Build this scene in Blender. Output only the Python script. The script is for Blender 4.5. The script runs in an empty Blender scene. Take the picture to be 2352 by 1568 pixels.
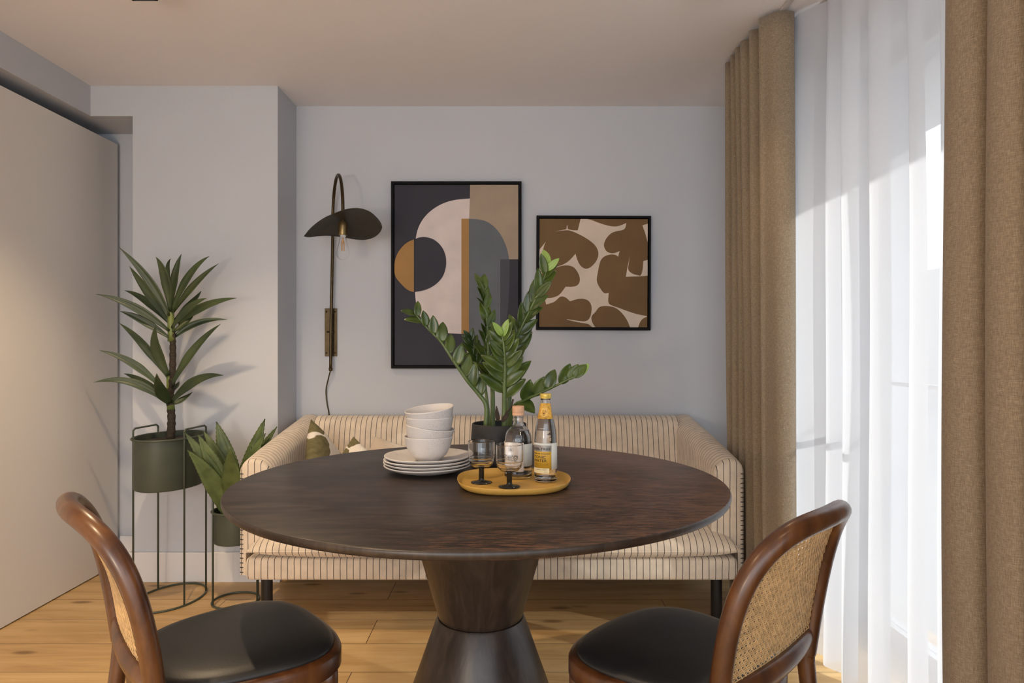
import bpy, bmesh, math, random
from mathutils import Vector, Matrix, Quaternion
from mathutils.geometry import tessellate_polygon
random.seed(7)
S = bpy.context.scene
COL = S.collection
PI = math.pi
V = Vector
F_PX, HC = 1568.0, 1.116            # focal length in pixels of the 2352 px frame, camera height

# ------------------------------------------------------------------ camera
cam_d = bpy.data.cameras.new('camera')
cam_d.sensor_width = 36.0
cam_d.lens = 24.0
cam_d.shift_x = -3 / 2352
cam_d.shift_y = 6 / 2352
cam_d.clip_start = 0.05
cam = bpy.data.objects.new('camera', cam_d)
cam.location = (0, 0, HC)
cam.rotation_euler = (PI / 2, 0, 0)
COL.objects.link(cam)
S.camera = cam
# ------------------------------------------------------------------ world, sun, exposure
S.view_settings.view_transform = 'Standard'
S.view_settings.look = 'None'
S.view_settings.gamma = 1.0
S.view_settings.use_curve_mapping = False
S.view_settings.exposure = 0.46
W = bpy.data.worlds.new('sky')
S.world = W
W.use_nodes = True
bg = W.node_tree.nodes['Background']
bg.inputs[0].default_value = (0.86, 0.93, 1.0, 1)
bg.inputs[1].default_value = 2.75


def light(name, kind, loc, energy, color, **kw):
    d = bpy.data.lights.new(name, kind)
    d.energy = energy
    d.color = color
    for k, v in kw.items():
        setattr(d, k, v)
    o = bpy.data.objects.new(name, d)
    o.location = loc
    COL.objects.link(o)
    return o


def aim(o, direction):
    o.rotation_euler = V(direction).to_track_quat('-Z', 'Y').to_euler()


sun = light('sun', 'SUN', (4, 0, 4), 3.8, (1.0, 0.95, 0.88), angle=0.009)
aim(sun, (-0.86 * 0.9, 0.51 * 0.9, -0.44))
# added warm light, unseen behind the camera, for the plant shadows and door
lamp = light('added_warm_light', 'AREA', (-1.15, -0.9, 0.95), 11, (1.0, 0.72, 0.45), shape='DISK', size=0.22)
aim(lamp, (-0.1, 1, 0.06))

# ------------------------------------------------------------------ materials
MATS = {}


def new_mat(name):
    m = bpy.data.materials.new(name)
    m.use_nodes = True
    nt = m.node_tree
    return m, nt, nt.nodes['Principled BSDF'], nt.nodes.new, nt.links.new


def pm(name, col, rough=0.5, metal=0.0, spec=0.5, noise=0.0, nscale=30.0, bump=0.0, bscale=200.0, stretch=(1, 1, 1), trans=0.0, ior=1.45, coat=0.0, sheen=0.0):
    m, nt, b, N, L = new_mat(name)
    b.inputs['Base Color'].default_value = (*col, 1)
    b.inputs['Roughness'].default_value = rough
    b.inputs['Metallic'].default_value = metal
    b.inputs['Specular IOR Level'].default_value = spec
    b.inputs['Transmission Weight'].default_value = trans
    b.inputs['IOR'].default_value = ior
    b.inputs['Coat Weight'].default_value = coat
    b.inputs['Sheen Weight'].default_value = sheen
    if noise or bump:
        tc = N('ShaderNodeTexCoord')
        mp = N('ShaderNodeMapping')
        mp.inputs['Scale'].default_value = stretch
        L(tc.outputs['Object'], mp.inputs[0])
    if noise:
        t = N('ShaderNodeTexNoise')
        t.inputs['Scale'].default_value = nscale
        t.inputs['Detail'].default_value = 6
        L(mp.outputs[0], t.inputs['Vector'])
        r = N('ShaderNodeValToRGB')
        r.color_ramp.elements[0].position = 0.3
        r.color_ramp.elements[1].position = 0.7
        r.color_ramp.elements[0].color = (*[c * (1 - noise) for c in col], 1)
        r.color_ramp.elements[1].color = (*[min(1, c * (1 + noise)) for c in col], 1)
        L(t.outputs['Fac'], r.inputs[0])
        L(r.outputs[0], b.inputs['Base Color'])
    if bump:
        t2 = N('ShaderNodeTexNoise')
        t2.inputs['Scale'].default_value = bscale
        t2.inputs['Detail'].default_value = 3
        L(mp.outputs[0], t2.inputs['Vector'])
        bp = N('ShaderNodeBump')
        bp.inputs['Strength'].default_value = bump
        bp.inputs['Distance'].default_value = 0.002
        L(t2.outputs['Fac'], bp.inputs['Height'])
        L(bp.outputs[0], b.inputs['Normal'])
    MATS[name] = m
    return m


def ramp(N, stops):
    r = N('ShaderNodeValToRGB')
    e = r.color_ramp.elements
    e[0].position, e[0].color = stops[0][0], (*stops[0][1], 1)
    e[1].position, e[1].color = stops[-1][0], (*stops[-1][1], 1)
    for p, c in stops[1:-1]:
        n = e.new(p)
        n.color = (*c, 1)
    return r


pm('wall_paint', (0.535, 0.555, 0.60), 0.75, bump=0.05, bscale=400, noise=0.015, nscale=3)
pm('ceiling_paint', (0.75, 0.725, 0.745), 0.85, noise=0.01, nscale=3)
pm('added_ground', (0.27, 0.265, 0.26), 0.9, noise=0.1, nscale=2)
pm('added_facade', (0.40, 0.38, 0.37), 0.9, noise=0.05, nscale=1)
pm('white_trim', (0.74, 0.72, 0.72), 0.5)
pm('door_lacquer', (0.72, 0.69, 0.66), 0.55, noise=0.01, nscale=2)
pm('black_metal', (0.012, 0.012, 0.013), 0.4)
pm('black_frame', (0.006, 0.006, 0.007), 0.6, spec=0.15)
pm('brass_dark', (0.075, 0.052, 0.026), 0.38, metal=0.85, noise=0.25, nscale=25)
pm('brass_lite', (0.24, 0.17, 0.075), 0.35, metal=0.85, noise=0.2, nscale=40)
pm('shade_metal', (0.055, 0.05, 0.04), 0.5, metal=0.5, noise=0.2, nscale=12)
pm('planter_green', (0.060, 0.070, 0.050), 0.45, noise=0.08, nscale=14)
pm('soil', (0.02, 0.014, 0.01), 0.95, noise=0.5, nscale=60, bump=0.6, bscale=90)
pm('bark', (0.035, 0.026, 0.018), 0.9, noise=0.5, nscale=60, bump=0.9, bscale=90, stretch=(1, 1, 3))
pm('ceramic', (0.66, 0.62, 0.60), 0.42)
pm('tray_yellow', (0.56, 0.33, 0.075), 0.42, noise=0.05, nscale=20)
pm('pot_black', (0.018, 0.018, 0.02), 0.65, noise=0.15, nscale=40)
pm('black_leather', (0.013, 0.013, 0.014), 0.42, bump=0.12, bscale=260)
pm('smoke_glass', (0.012, 0.012, 0.010), 0.08)
pm('glass', (1, 1, 1), 0.0, trans=1.0, ior=1.45)
pm('thin_glass', (1, 1, 1), 0.0, trans=1.0, ior=1.12)
pm('water', (1, 1, 1), 0.0, trans=1.0, ior=1.33)
pm('wood_stopper', (0.62, 0.36, 0.22), 0.6, noise=0.1, nscale=60, stretch=(1, 1, 8))
pm('gold_cap', (0.62, 0.45, 0.10), 0.4, metal=0.3)
pm('label_white', (0.74, 0.70, 0.68), 0.6)
pm('label_back', (0.60, 0.62, 0.59), 0.6)
pm('label_yellow', (0.52, 0.31, 0.03), 0.5)
pm('label_silver', (0.30, 0.28, 0.26), 0.4, metal=0.3)
pm('label_cream', (0.75, 0.66, 0.42), 0.6)
pm('label_gold', (0.60, 0.33, 0.05), 0.5, noise=0.35, nscale=160)
pm('lion_tan', (0.66, 0.42, 0.12), 0.6, noise=0.25, nscale=250)
pm('ink_black', (0.015, 0.014, 0.016), 0.6)
pm('ink_grey', (0.36, 0.34, 0.30), 0.6)
pm('ink_brown', (0.10, 0.05, 0.01), 0.6)
pm('filament', (0.75, 0.45, 0.22), 0.6)
pm('dry_leaf', (0.05, 0.035, 0.025), 0.9, noise=0.3, nscale=60)
pm('window_frame', (0.62, 0.63, 0.65), 0.5)
pm('track_grey', (0.45, 0.43, 0.43), 0.5)
pm('pillow_beige', (0.62, 0.52, 0.42), 0.9, bump=0.2, bscale=500, sheen=0.2)
# paints of the pictures
PAINT = dict(navy=(0.030, 0.029, 0.042), beige=(0.36, 0.28, 0.205), offwhite=(0.66, 0.57, 0.55), ochre=(0.36, 0.195, 0.062),
             gray=(0.118, 0.130, 0.148), slate=(0.060, 0.060, 0.076), brown=(0.165, 0.092, 0.034), cream=(0.66, 0.55, 0.45))
for k, c in PAINT.items():
    pm('paint_' + k, c, 0.7, noise=0.07, nscale=9, bump=0.15, bscale=600)


def thin_pane():
    m, nt, b, N, L = new_mat('window_pane')
    t = N('ShaderNodeBsdfTransparent')
    t.inputs[0].default_value = (0.95, 0.97, 0.97, 1)
    g = N('ShaderNodeBsdfGlossy')
    g.inputs['Roughness'].default_value = 0.02
    x = N('ShaderNodeMixShader')
    x.inputs[0].default_value = 0.05
    L(t.outputs[0], x.inputs[1])
    L(g.outputs[0], x.inputs[2])
    L(x.outputs[0], nt.nodes['Material Output'].inputs[0])
    MATS['window_pane'] = m


thin_pane()


def emit(name, col, st):
    m, nt, b, N, L = new_mat(name)
    b.inputs['Emission Color'].default_value = (*col, 1)
    b.inputs['Emission Strength'].default_value = st
    MATS[name] = m


emit('lamp_glow', (1.0, 0.75, 0.45), 12)


def floor_mat():
    m, nt, b, N, L = new_mat('oak_floor')
    tc = N('ShaderNodeTexCoord')
    mp = N('ShaderNodeMapping')
    mp.inputs['Location'].default_value = (0.55, -2.324 + 0.22 * 30, 0)
    L(tc.outputs['Object'], mp.inputs[0])
    br = N('ShaderNodeTexBrick')
    br.offset = 0.37
    br.inputs['Scale'].default_value = 1.0
    br.inputs['Brick Width'].default_value = 1.9
    br.inputs['Row Height'].default_value = 0.22
    br.inputs['Mortar Size'].default_value = 0.0016
    br.inputs['Mortar Smooth'].default_value = 0.2
    br.inputs['Color1'].default_value = (0.0, 0, 0, 1)
    br.inputs['Color2'].default_value = (1, 1, 1, 1)
    br.inputs['Mortar'].default_value = (0.5, 0.5, 0.5, 1)
    L(mp.outputs[0], br.inputs['Vector'])
    # grain, shifted plank by plank
    comb = N('ShaderNodeMixRGB')
    comb.blend_type = 'ADD'
    comb.inputs[0].default_value = 1
    mp2 = N('ShaderNodeMapping')
    mp2.inputs['Scale'].default_value = (1.1, 9, 1)
    L(mp.outputs[0], mp2.inputs[0])
    mul = N('ShaderNodeVectorMath')
    mul.operation = 'MULTIPLY'
    mul.inputs[1].default_value = (7.3, 3.1, 5.0)
    L(br.outputs['Color'], mul.inputs[0])
    add = N('ShaderNodeVectorMath')
    L(mp2.outputs[0], add.inputs[0])
    L(mul.outputs[0], add.inputs[1])
    n1 = N('ShaderNodeTexNoise')
    n1.inputs['Scale'].default_value = 1.6
    n1.inputs['Detail'].default_value = 8
    n1.inputs['Roughness'].default_value = 0.6
    n1.inputs['Distortion'].default_value = 0.6
    L(add.outputs[0], n1.inputs['Vector'])
    r1 = ramp(N, [(0.30, (0.42, 0.255, 0.105)), (0.5, (0.57, 0.370, 0.165)), (0.7, (0.66, 0.455, 0.225))])
    L(n1.outputs['Fac'], r1.inputs[0])
    # knots
    mp3 = N('ShaderNodeMapping')
    mp3.inputs['Scale'].default_value = (2.6, 7.5, 1)
    L(mp.outputs[0], mp3.inputs[0])
    vo = N('ShaderNodeTexVoronoi')
    vo.inputs['Scale'].default_value = 1.0
    L(mp3.outputs[0], vo.inputs['Vector'])
    r2 = ramp(N, [(0.0, (0.22, 0.18, 0.15)), (0.08, (0.45, 0.4, 0.36)), (0.15, (1, 1, 1))])
    L(vo.outputs['Distance'], r2.inputs[0])
    mx = N('ShaderNodeMixRGB')
    mx.blend_type = 'MULTIPLY'
    mx.inputs[0].default_value = 0.85
    L(r1.outputs[0], mx.inputs[1])
    L(r2.outputs[0], mx.inputs[2])
    mt = N('ShaderNodeMixRGB')
    mt.blend_type = 'MIX'
    mt.inputs[2].default_value = (0.09, 0.05, 0.025, 1)
    L(br.outputs['Fac'], mt.inputs[0])
    L(mx.outputs[0], mt.inputs[1])
    L(mt.outputs[0], b.inputs['Base Color'])
    b.inputs['Roughness'].default_value = 0.42
    b.inputs['Specular IOR Level'].default_value = 0.35
    MATS['oak_floor'] = m


floor_mat()


def wood_mat(name, dark, mid, lite, scale, stretch, rough, streak=0.0, streak_col=(0.2, 0.09, 0.05), coat=0.0, dist=0.8, spec=0.5, bump=0.15):
    m, nt, b, N, L = new_mat(name)
    tc = N('ShaderNodeTexCoord')
    mp = N('ShaderNodeMapping')
    mp.inputs['Scale'].default_value = stretch
    L(tc.outputs['Object'], mp.inputs[0])
    n1 = N('ShaderNodeTexNoise')
    n1.inputs['Scale'].default_value = scale
    n1.inputs['Detail'].default_value = 9
    n1.inputs['Roughness'].default_value = 0.62
    n1.inputs['Distortion'].default_value = dist
    L(mp.outputs[0], n1.inputs['Vector'])
    r = ramp(N, [(0.3, dark), (0.5, mid), (0.72, lite)])
    L(n1.outputs['Fac'], r.inputs[0])
    out = r.outputs[0]
    if streak:
        mp2 = N('ShaderNodeMapping')
        mp2.inputs['Scale'].default_value = (stretch[0] * 2, stretch[1] * 3.2, 1)
        L(tc.outputs['Object'], mp2.inputs[0])
        n2 = N('ShaderNodeTexNoise')
        n2.inputs['Scale'].default_value = scale * 2.2
        n2.inputs['Detail'].default_value = 10
        n2.inputs['Roughness'].default_value = 0.75
        L(mp2.outputs[0], n2.inputs['Vector'])
        n3 = N('ShaderNodeTexNoise')
        n3.inputs['Scale'].default_value = 2.2
        n3.inputs['Detail'].default_value = 3
        L(tc.outputs['Object'], n3.inputs['Vector'])
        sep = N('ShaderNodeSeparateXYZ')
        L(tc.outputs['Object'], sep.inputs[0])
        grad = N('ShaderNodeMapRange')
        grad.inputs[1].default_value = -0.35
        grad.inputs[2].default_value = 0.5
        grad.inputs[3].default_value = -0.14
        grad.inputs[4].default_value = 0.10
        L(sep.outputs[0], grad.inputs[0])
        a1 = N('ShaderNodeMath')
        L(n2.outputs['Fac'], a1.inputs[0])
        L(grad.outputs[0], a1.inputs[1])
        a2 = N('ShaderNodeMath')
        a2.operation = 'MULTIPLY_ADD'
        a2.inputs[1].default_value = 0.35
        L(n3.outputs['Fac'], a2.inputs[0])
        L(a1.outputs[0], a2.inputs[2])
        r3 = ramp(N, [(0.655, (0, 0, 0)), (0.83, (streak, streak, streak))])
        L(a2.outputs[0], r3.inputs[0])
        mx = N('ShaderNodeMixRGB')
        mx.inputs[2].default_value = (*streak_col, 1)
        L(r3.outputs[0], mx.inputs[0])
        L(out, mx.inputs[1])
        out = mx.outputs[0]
    L(out, b.inputs['Base Color'])
    b.inputs['Roughness'].default_value = rough
    b.inputs['Coat Weight'].default_value = coat
    b.inputs['Coat Roughness'].default_value = 0.2
    b.inputs['Specular IOR Level'].default_value = spec
    if bump:
        bp = N('ShaderNodeBump')
        bp.inputs['Strength'].default_value = bump
        bp.inputs['Distance'].default_value = 0.0015
        L(n1.outputs['Fac'], bp.inputs['Height'])
        L(bp.outputs[0], b.inputs['Normal'])
    MATS[name] = m


wood_mat('table_wood', (0.011, 0.008, 0.007), (0.026, 0.019, 0.0165), (0.060, 0.043, 0.035), 2.6, (2.0, 10, 4), 0.42, streak=0.8, streak_col=(0.19, 0.09, 0.05), spec=0.28)
wood_mat('pedestal_wood', (0.013, 0.009, 0.007), (0.026, 0.017, 0.013), (0.050, 0.033, 0.025), 6.0, (6, 6, 0.8), 0.38, bump=0.35)
wood_mat('walnut', (0.030, 0.009, 0.0035), (0.074, 0.025, 0.0075), (0.145, 0.055, 0.014), 5.0, (3, 3, 1.0), 0.33, coat=0.15, bump=0.04)


def stripe_mat(name, axis, base=(0.70, 0.59, 0.465), period=0.0254):
    m, nt, b, N, L = new_mat(name)
    tc = N('ShaderNodeTexCoord')
    sep = N('ShaderNodeSeparateXYZ')
    L(tc.outputs['Object'], sep.inputs[0])
    wob = N('ShaderNodeTexNoise')
    wob.inputs['Scale'].default_value = 14
    L(tc.outputs['Object'], wob.inputs['Vector'])
    ma = N('ShaderNodeMath')
    ma.operation = 'MULTIPLY_ADD'
    ma.inputs[1].default_value = 0.0025
    L(wob.outputs['Fac'], ma.inputs[0])
    L(sep.outputs[axis], ma.inputs[2])
    mo = N('ShaderNodeMath')
    mo.operation = 'PINGPONG'
    mo.inputs[1].default_value = period / 2
    L(ma.outputs[0], mo.inputs[0])
    lt = N('ShaderNodeMapRange')
    lt.inputs[1].default_value = 0.0009
    lt.inputs[2].default_value = 0.0016
    lt.inputs[3].default_value = 1
    lt.inputs[4].default_value = 0
    L(mo.outputs[0], lt.inputs[0])
    n1 = N('ShaderNodeTexNoise')
    n1.inputs['Scale'].default_value = 22
    n1.inputs['Detail'].default_value = 6
    L(tc.outputs['Object'], n1.inputs['Vector'])
    r = ramp(N, [(0.3, tuple(c * 0.88 for c in base)), (0.7, tuple(min(1, c * 1.07) for c in base))])
    L(n1.outputs['Fac'], r.inputs[0])
    mx = N('ShaderNodeMixRGB')
    mx.inputs[2].default_value = (0.035, 0.030, 0.034, 1)
    L(lt.outputs[0], mx.inputs[0])
    L(r.outputs[0], mx.inputs[1])
    L(mx.outputs[0], b.inputs['Base Color'])
    b.inputs['Roughness'].default_value = 0.85
    b.inputs['Sheen Weight'].default_value = 0.25
    bp = N('ShaderNodeBump')
    bp.inputs['Strength'].default_value = 0.2
    bp.inputs['Distance'].default_value = 0.003
    L(n1.outputs['Fac'], bp.inputs['Height'])
    L(bp.outputs[0], b.inputs['Normal'])
    MATS[name] = m


stripe_mat('stripe_across', 0)
stripe_mat('stripe_along', 1)


def linen_mat():
    m, nt, b, N, L = new_mat('linen')
    tc = N('ShaderNodeTexCoord')
    outs = []
    for st in ((95, 95, 900), (900, 900, 85)):
        mp = N('ShaderNodeMapping')
        mp.inputs['Scale'].default_value = st
        L(tc.outputs['Object'], mp.inputs[0])
        n = N('ShaderNodeTexNoise')
        n.inputs['Scale'].default_value = 1.0
        n.inputs['Detail'].default_value = 4
        L(mp.outputs[0], n.inputs['Vector'])
        outs.append(n.outputs['Fac'])
    mx = N('ShaderNodeMath')
    mx.operation = 'ADD'
    L(outs[0], mx.inputs[0])
    L(outs[1], mx.inputs[1])
    hf = N('ShaderNodeMath')
    hf.operation = 'MULTIPLY'
    hf.inputs[1].default_value = 0.5
    L(mx.outputs[0], hf.inputs[0])
    r = ramp(N, [(0.34, (0.175, 0.130, 0.085)), (0.5, (0.275, 0.210, 0.140)), (0.66, (0.41, 0.325, 0.225))])
    L(hf.outputs[0], r.inputs[0])
    L(r.outputs[0], b.inputs['Base Color'])
    b.inputs['Roughness'].default_value = 0.9
    b.inputs['Sheen Weight'].default_value = 0.2
    bp = N('ShaderNodeBump')
    bp.inputs['Strength'].default_value = 0.4
    bp.inputs['Distance'].default_value = 0.002
    L(hf.outputs[0], bp.inputs['Height'])
    L(bp.outputs[0], b.inputs['Normal'])
    tr = N('ShaderNodeBsdfTranslucent')
    tr.inputs[0].default_value = (0.45, 0.30, 0.15, 1)
    ms = N('ShaderNodeMixShader')
    ms.inputs[0].default_value = 0.10
    L(b.outputs[0], ms.inputs[1])
    L(tr.outputs[0], ms.inputs[2])
    L(ms.outputs[0], nt.nodes['Material Output'].inputs[0])
    MATS['linen'] = m


linen_mat()


def sheer_mat():
    m, nt, b, N, L = new_mat('sheer_voile')
    b.inputs['Base Color'].default_value = (0.86, 0.86, 0.89, 1)
    b.inputs['Roughness'].default_value = 0.9
    tr = N('ShaderNodeBsdfTranslucent')
    tr.inputs[0].default_value = (0.68, 0.69, 0.73, 1)
    m1 = N('ShaderNodeMixShader')
    m1.inputs[0].default_value = 0.58
    L(b.outputs[0], m1.inputs[1])
    L(tr.outputs[0], m1.inputs[2])
    tp = N('ShaderNodeBsdfTransparent')
    m2 = N('ShaderNodeMixShader')
    m2.inputs[0].default_value = 0.22
    L(m1.outputs[0], m2.inputs[1])
    L(tp.outputs[0], m2.inputs[2])
    L(m2.outputs[0], nt.nodes['Material Output'].inputs[0])
    MATS['sheer_voile'] = m


sheer_mat()


def speck_mat():
    m = MATS['ceramic']
    nt = m.node_tree
    b = nt.nodes['Principled BSDF']
    N, L = nt.nodes.new, nt.links.new
    tc = N('ShaderNodeTexCoord')
    vo = N('ShaderNodeTexVoronoi')
    vo.inputs['Scale'].default_value = 390
    L(tc.outputs['Object'], vo.inputs['Vector'])
    no = N('ShaderNodeTexNoise')
    no.inputs['Scale'].default_value = 34
    L(tc.outputs['Object'], no.inputs['Vector'])
    sb = N('ShaderNodeMath')
    sb.operation = 'MULTIPLY_ADD'
    sb.inputs[1].default_value = -0.75
    sb.inputs[2].default_value = 0.46
    L(no.outputs['Fac'], sb.inputs[0])
    ad = N('ShaderNodeMath')
    L(vo.outputs['Distance'], ad.inputs[0])
    L(sb.outputs[0], ad.inputs[1])
    r = ramp(N, [(0.16, (0.27, 0.23, 0.21)), (0.26, (0.61, 0.58, 0.57))])
    L(ad.outputs[0], r.inputs[0])
    L(r.outputs[0], b.inputs['Base Color'])


speck_mat()


def leaf_mat(name, dark, lite, scale=8, rough=0.42, tl=0.12, stretch=(1, 1, 1)):
    m, nt, b, N, L = new_mat(name)
    tc = N('ShaderNodeTexCoord')
    mp = N('ShaderNodeMapping')
    mp.inputs['Scale'].default_value = stretch
    L(tc.outputs['Object'], mp.inputs[0])
    n = N('ShaderNodeTexNoise')
    n.inputs['Scale'].default_value = scale
    n.inputs['Detail'].default_value = 4
    L(mp.outputs[0], n.inputs['Vector'])
    r = ramp(N, [(0.3, dark), (0.7, lite)])
    L(n.outputs['Fac'], r.inputs[0])
    L(r.outputs[0], b.inputs['Base Color'])
    b.inputs['Roughness'].default_value = rough
    t = N('ShaderNodeBsdfTranslucent')
    L(r.outputs[0], t.inputs[0])
    x = N('ShaderNodeMixShader')
    x.inputs[0].default_value = tl
    L(b.outputs[0], x.inputs[1])
    L(t.outputs[0], x.inputs[2])
    L(x.outputs[0], nt.nodes['Material Output'].inputs[0])
    MATS[name] = m


leaf_mat('yucca_leaf', (0.022, 0.038, 0.016), (0.060, 0.085, 0.030))
leaf_mat('yucca_core', (0.10, 0.14, 0.03), (0.19, 0.23, 0.06))
leaf_mat('agave_leaf', (0.050, 0.078, 0.020), (0.135, 0.180, 0.055), 14)
leaf_mat('zz_leaf', (0.022, 0.046, 0.009), (0.095, 0.140, 0.022), 18, rough=0.3)
leaf_mat('zz_young', (0.20, 0.34, 0.05), (0.33, 0.47, 0.12), 16)
leaf_mat('zz_stem', (0.05, 0.09, 0.02), (0.12, 0.16, 0.05), 20, tl=0.02)


def print_mat():
    m, nt, b, N, L = new_mat('leaf_print')
    uv = N('ShaderNodeUVMap')
    no = N('ShaderNodeTexNoise')
    no.inputs['Scale'].default_value = 2.2
    L(uv.outputs[0], no.inputs['Vector'])
    wb = N('ShaderNodeVectorMath')
    wb.operation = 'MULTIPLY_ADD'
    wb.inputs[1].default_value = (0.35, 0.35, 0)
    L(no.outputs['Color'], wb.inputs[0])
    L(uv.outputs[0], wb.inputs[2])
    last = None
    for u, v, ru, rv, rot in ((-1, -1, .42, .36, 0), (-.80, -.22, .24, .42, .2), (-.05, -1.0, .40, .10, 0), (.30, -.52, .30, .15, .5), (.42, -.30, .17, .30, .3), (-.25, .30, .42, .24, -.4), (.7, .35, .25, .4, .6), (.1, .85, .5, .2, .2), (.85, -.75, .2, .25, 0), (-.8, .75, .22, .3, .4)):
        mp = N('ShaderNodeMapping')
        mp.vector_type = 'TEXTURE'
        mp.inputs['Location'].default_value = (u + 0.175, v + 0.175, 0)
        mp.inputs['Rotation'].default_value = (0, 0, rot)
        mp.inputs['Scale'].default_value = (ru, rv, 1)
        L(wb.outputs[0], mp.inputs[0])
        ln = N('ShaderNodeVectorMath')
        ln.operation = 'LENGTH'
        L(mp.outputs[0], ln.inputs[0])
        if last is None:
            last = ln.outputs['Value']
        else:
            mi = N('ShaderNodeMath')
            mi.operation = 'MINIMUM'
            L(last, mi.inputs[0])
            L(ln.outputs['Value'], mi.inputs[1])
            last = mi.outputs[0]
    g = N('ShaderNodeMapRange')
    g.inputs[1].default_value = 0.97
    g.inputs[2].default_value = 1.03
    L(last, g.inputs[0])
    n2 = N('ShaderNodeTexNoise')
    n2.inputs['Scale'].default_value = 9
    L(uv.outputs[0], n2.inputs['Vector'])
    r = ramp(N, [(0.3, (0.105, 0.088, 0.035)), (0.7, (0.17, 0.145, 0.065))])
    L(n2.outputs['Fac'], r.inputs[0])
    mx = N('ShaderNodeMixRGB')
    mx.inputs[2].default_value = (0.74, 0.68, 0.60, 1)
    L(g.outputs[0], mx.inputs[0])
    L(r.outputs[0], mx.inputs[1])
    L(mx.outputs[0], b.inputs['Base Color'])
    b.inputs['Roughness'].default_value = 0.85
    MATS['leaf_print'] = m


print_mat()
pm('cane', (0.56, 0.38, 0.19), 0.6, noise=0.25, nscale=60)

# ------------------------------------------------------------------ object helpers
OFF = {}


def tag(o, label=None, cat=None, group=None, kind=None):
    if label: o['label'] = label
    if cat: o['category'] = cat
    if group: o['group'] = group
    if kind: o['kind'] = kind
    return o


def thing(name, label, cat, loc=(0, 0, 0), group=None):
    o = bpy.data.objects.new(name, None)
    o.empty_display_size = 0.05
    o.location = loc
    COL.objects.link(o)
    OFF[o.name] = V(loc)
    return tag(o, label, cat, group)


def obj(name, vf, mats, parent=None, smooth=True, fm=None, solid=0.0, bevel=0.0, label=None, kind=None, origin=None, sharp=None, soff=-1.0):
    """vf = (verts in world coordinates, faces); child of parent keeps parent's origin"""
    verts, faces = vf
    off = OFF.get(parent.name, V((0, 0, 0))) if parent else V(origin or (0, 0, 0))
    me = bpy.data.meshes.new(name)
    me.from_pydata([tuple(V(v) - off) for v in verts], [], [tuple(f) for f in faces])
    if isinstance(mats, str): mats = [mats]
    for k in mats: me.materials.append(MATS[k])
    if fm:
        for p, k in zip(me.polygons, fm): p.material_index = k
    if smooth:
        for p in me.polygons: p.use_smooth = True
    bm = bmesh.new()
    bm.from_mesh(me)
    bmesh.ops.recalc_face_normals(bm, faces=bm.faces)
    if bevel:
        es = [e for e in bm.edges if len(e.link_faces) == 2 and e.calc_face_angle(0) > 0.6]
        bmesh.ops.bevel(bm, geom=es, offset=bevel, segments=3, profile=0.5, affect='EDGES')
        if smooth:
            for f in bm.faces: f.smooth = True
    if sharp:
        for e in bm.edges:
            if len(e.link_faces) == 2 and e.calc_face_angle(0) > sharp: e.smooth = False
    bm.to_mesh(me)
    bm.free()
    o = bpy.data.objects.new(name, me)
    COL.objects.link(o)
    if parent:
        o.parent = parent
    else:
        o.location = off
    OFF[o.name] = off
    if solid:
        md = o.modifiers.new('thickness', 'SOLIDIFY')
        md.thickness = solid
        md.offset = soff
    if label: o['label'] = label
    if kind: o['kind'] = kind
    return o


def struct(name, vf, mat, **kw):
    return obj(name, vf, mat, kind='structure', smooth=False, **kw)


def join(*parts):
    vs, fs = [], []
    for v, f in parts:
        n = len(vs)
        vs += list(v)
        fs += [tuple(i + n for i in q) for q in f]
    return vs, fs


def box(x0, x1, y0, y1, z0, z1):
    v = [(x, y, z) for z in (z0, z1) for y in (y0, y1) for x in (x0, x1)]
    return v, [(0, 2, 3, 1), (4, 5, 7, 6), (0, 1, 5, 4), (2, 6, 7, 3), (0, 4, 6, 2), (1, 3, 7, 5)]


def lathe(prof, c=(0, 0, 0), n=48, sx=1, sy=1):
    """prof: list of (r, z); r==0 closes with a point"""
    vs, fs, rings = [], [], []
    for r, z in prof:
        if r < 1e-6:
            rings.append([len(vs)])
            vs.append((c[0], c[1], c[2] + z))
        else:
            rings.append(list(range(len(vs), len(vs) + n)))
            for i in range(n):
                a = 2 * PI * i / n
                vs.append((c[0] + r * math.cos(a) * sx, c[1] + r * math.sin(a) * sy, c[2] + z))
    for A, B in zip(rings[:-1], rings[1:]):
        for i in range(n):
            j = (i + 1) % n
            if len(A) == 1 and len(B) == 1: continue
            if len(A) == 1: fs.append((A[0], B[i], B[j]))
            elif len(B) == 1: fs.append((A[i], B[0], A[j]))
            else: fs.append((A[i], B[i], B[j], A[j]))
    return vs, fs


def dense(prof, d=0.0012, step=0.006):
    """extra points next to the corners so that shading normals stay true along straight walls"""
    out = [prof[0]]
    for (ra, za), (rb, zb) in zip(prof[:-1], prof[1:]):
        l = math.hypot(rb - ra, zb - za)
        if l > 3 * d:
            ts = [d / l] + [k * step / l for k in range(1, int(l / step)) if d < k * step < l - d] + [1 - d / l]
            out += [(ra + (rb - ra) * t, za + (zb - za) * t) for t in ts]
        out.append((rb, zb))
    return out


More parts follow.
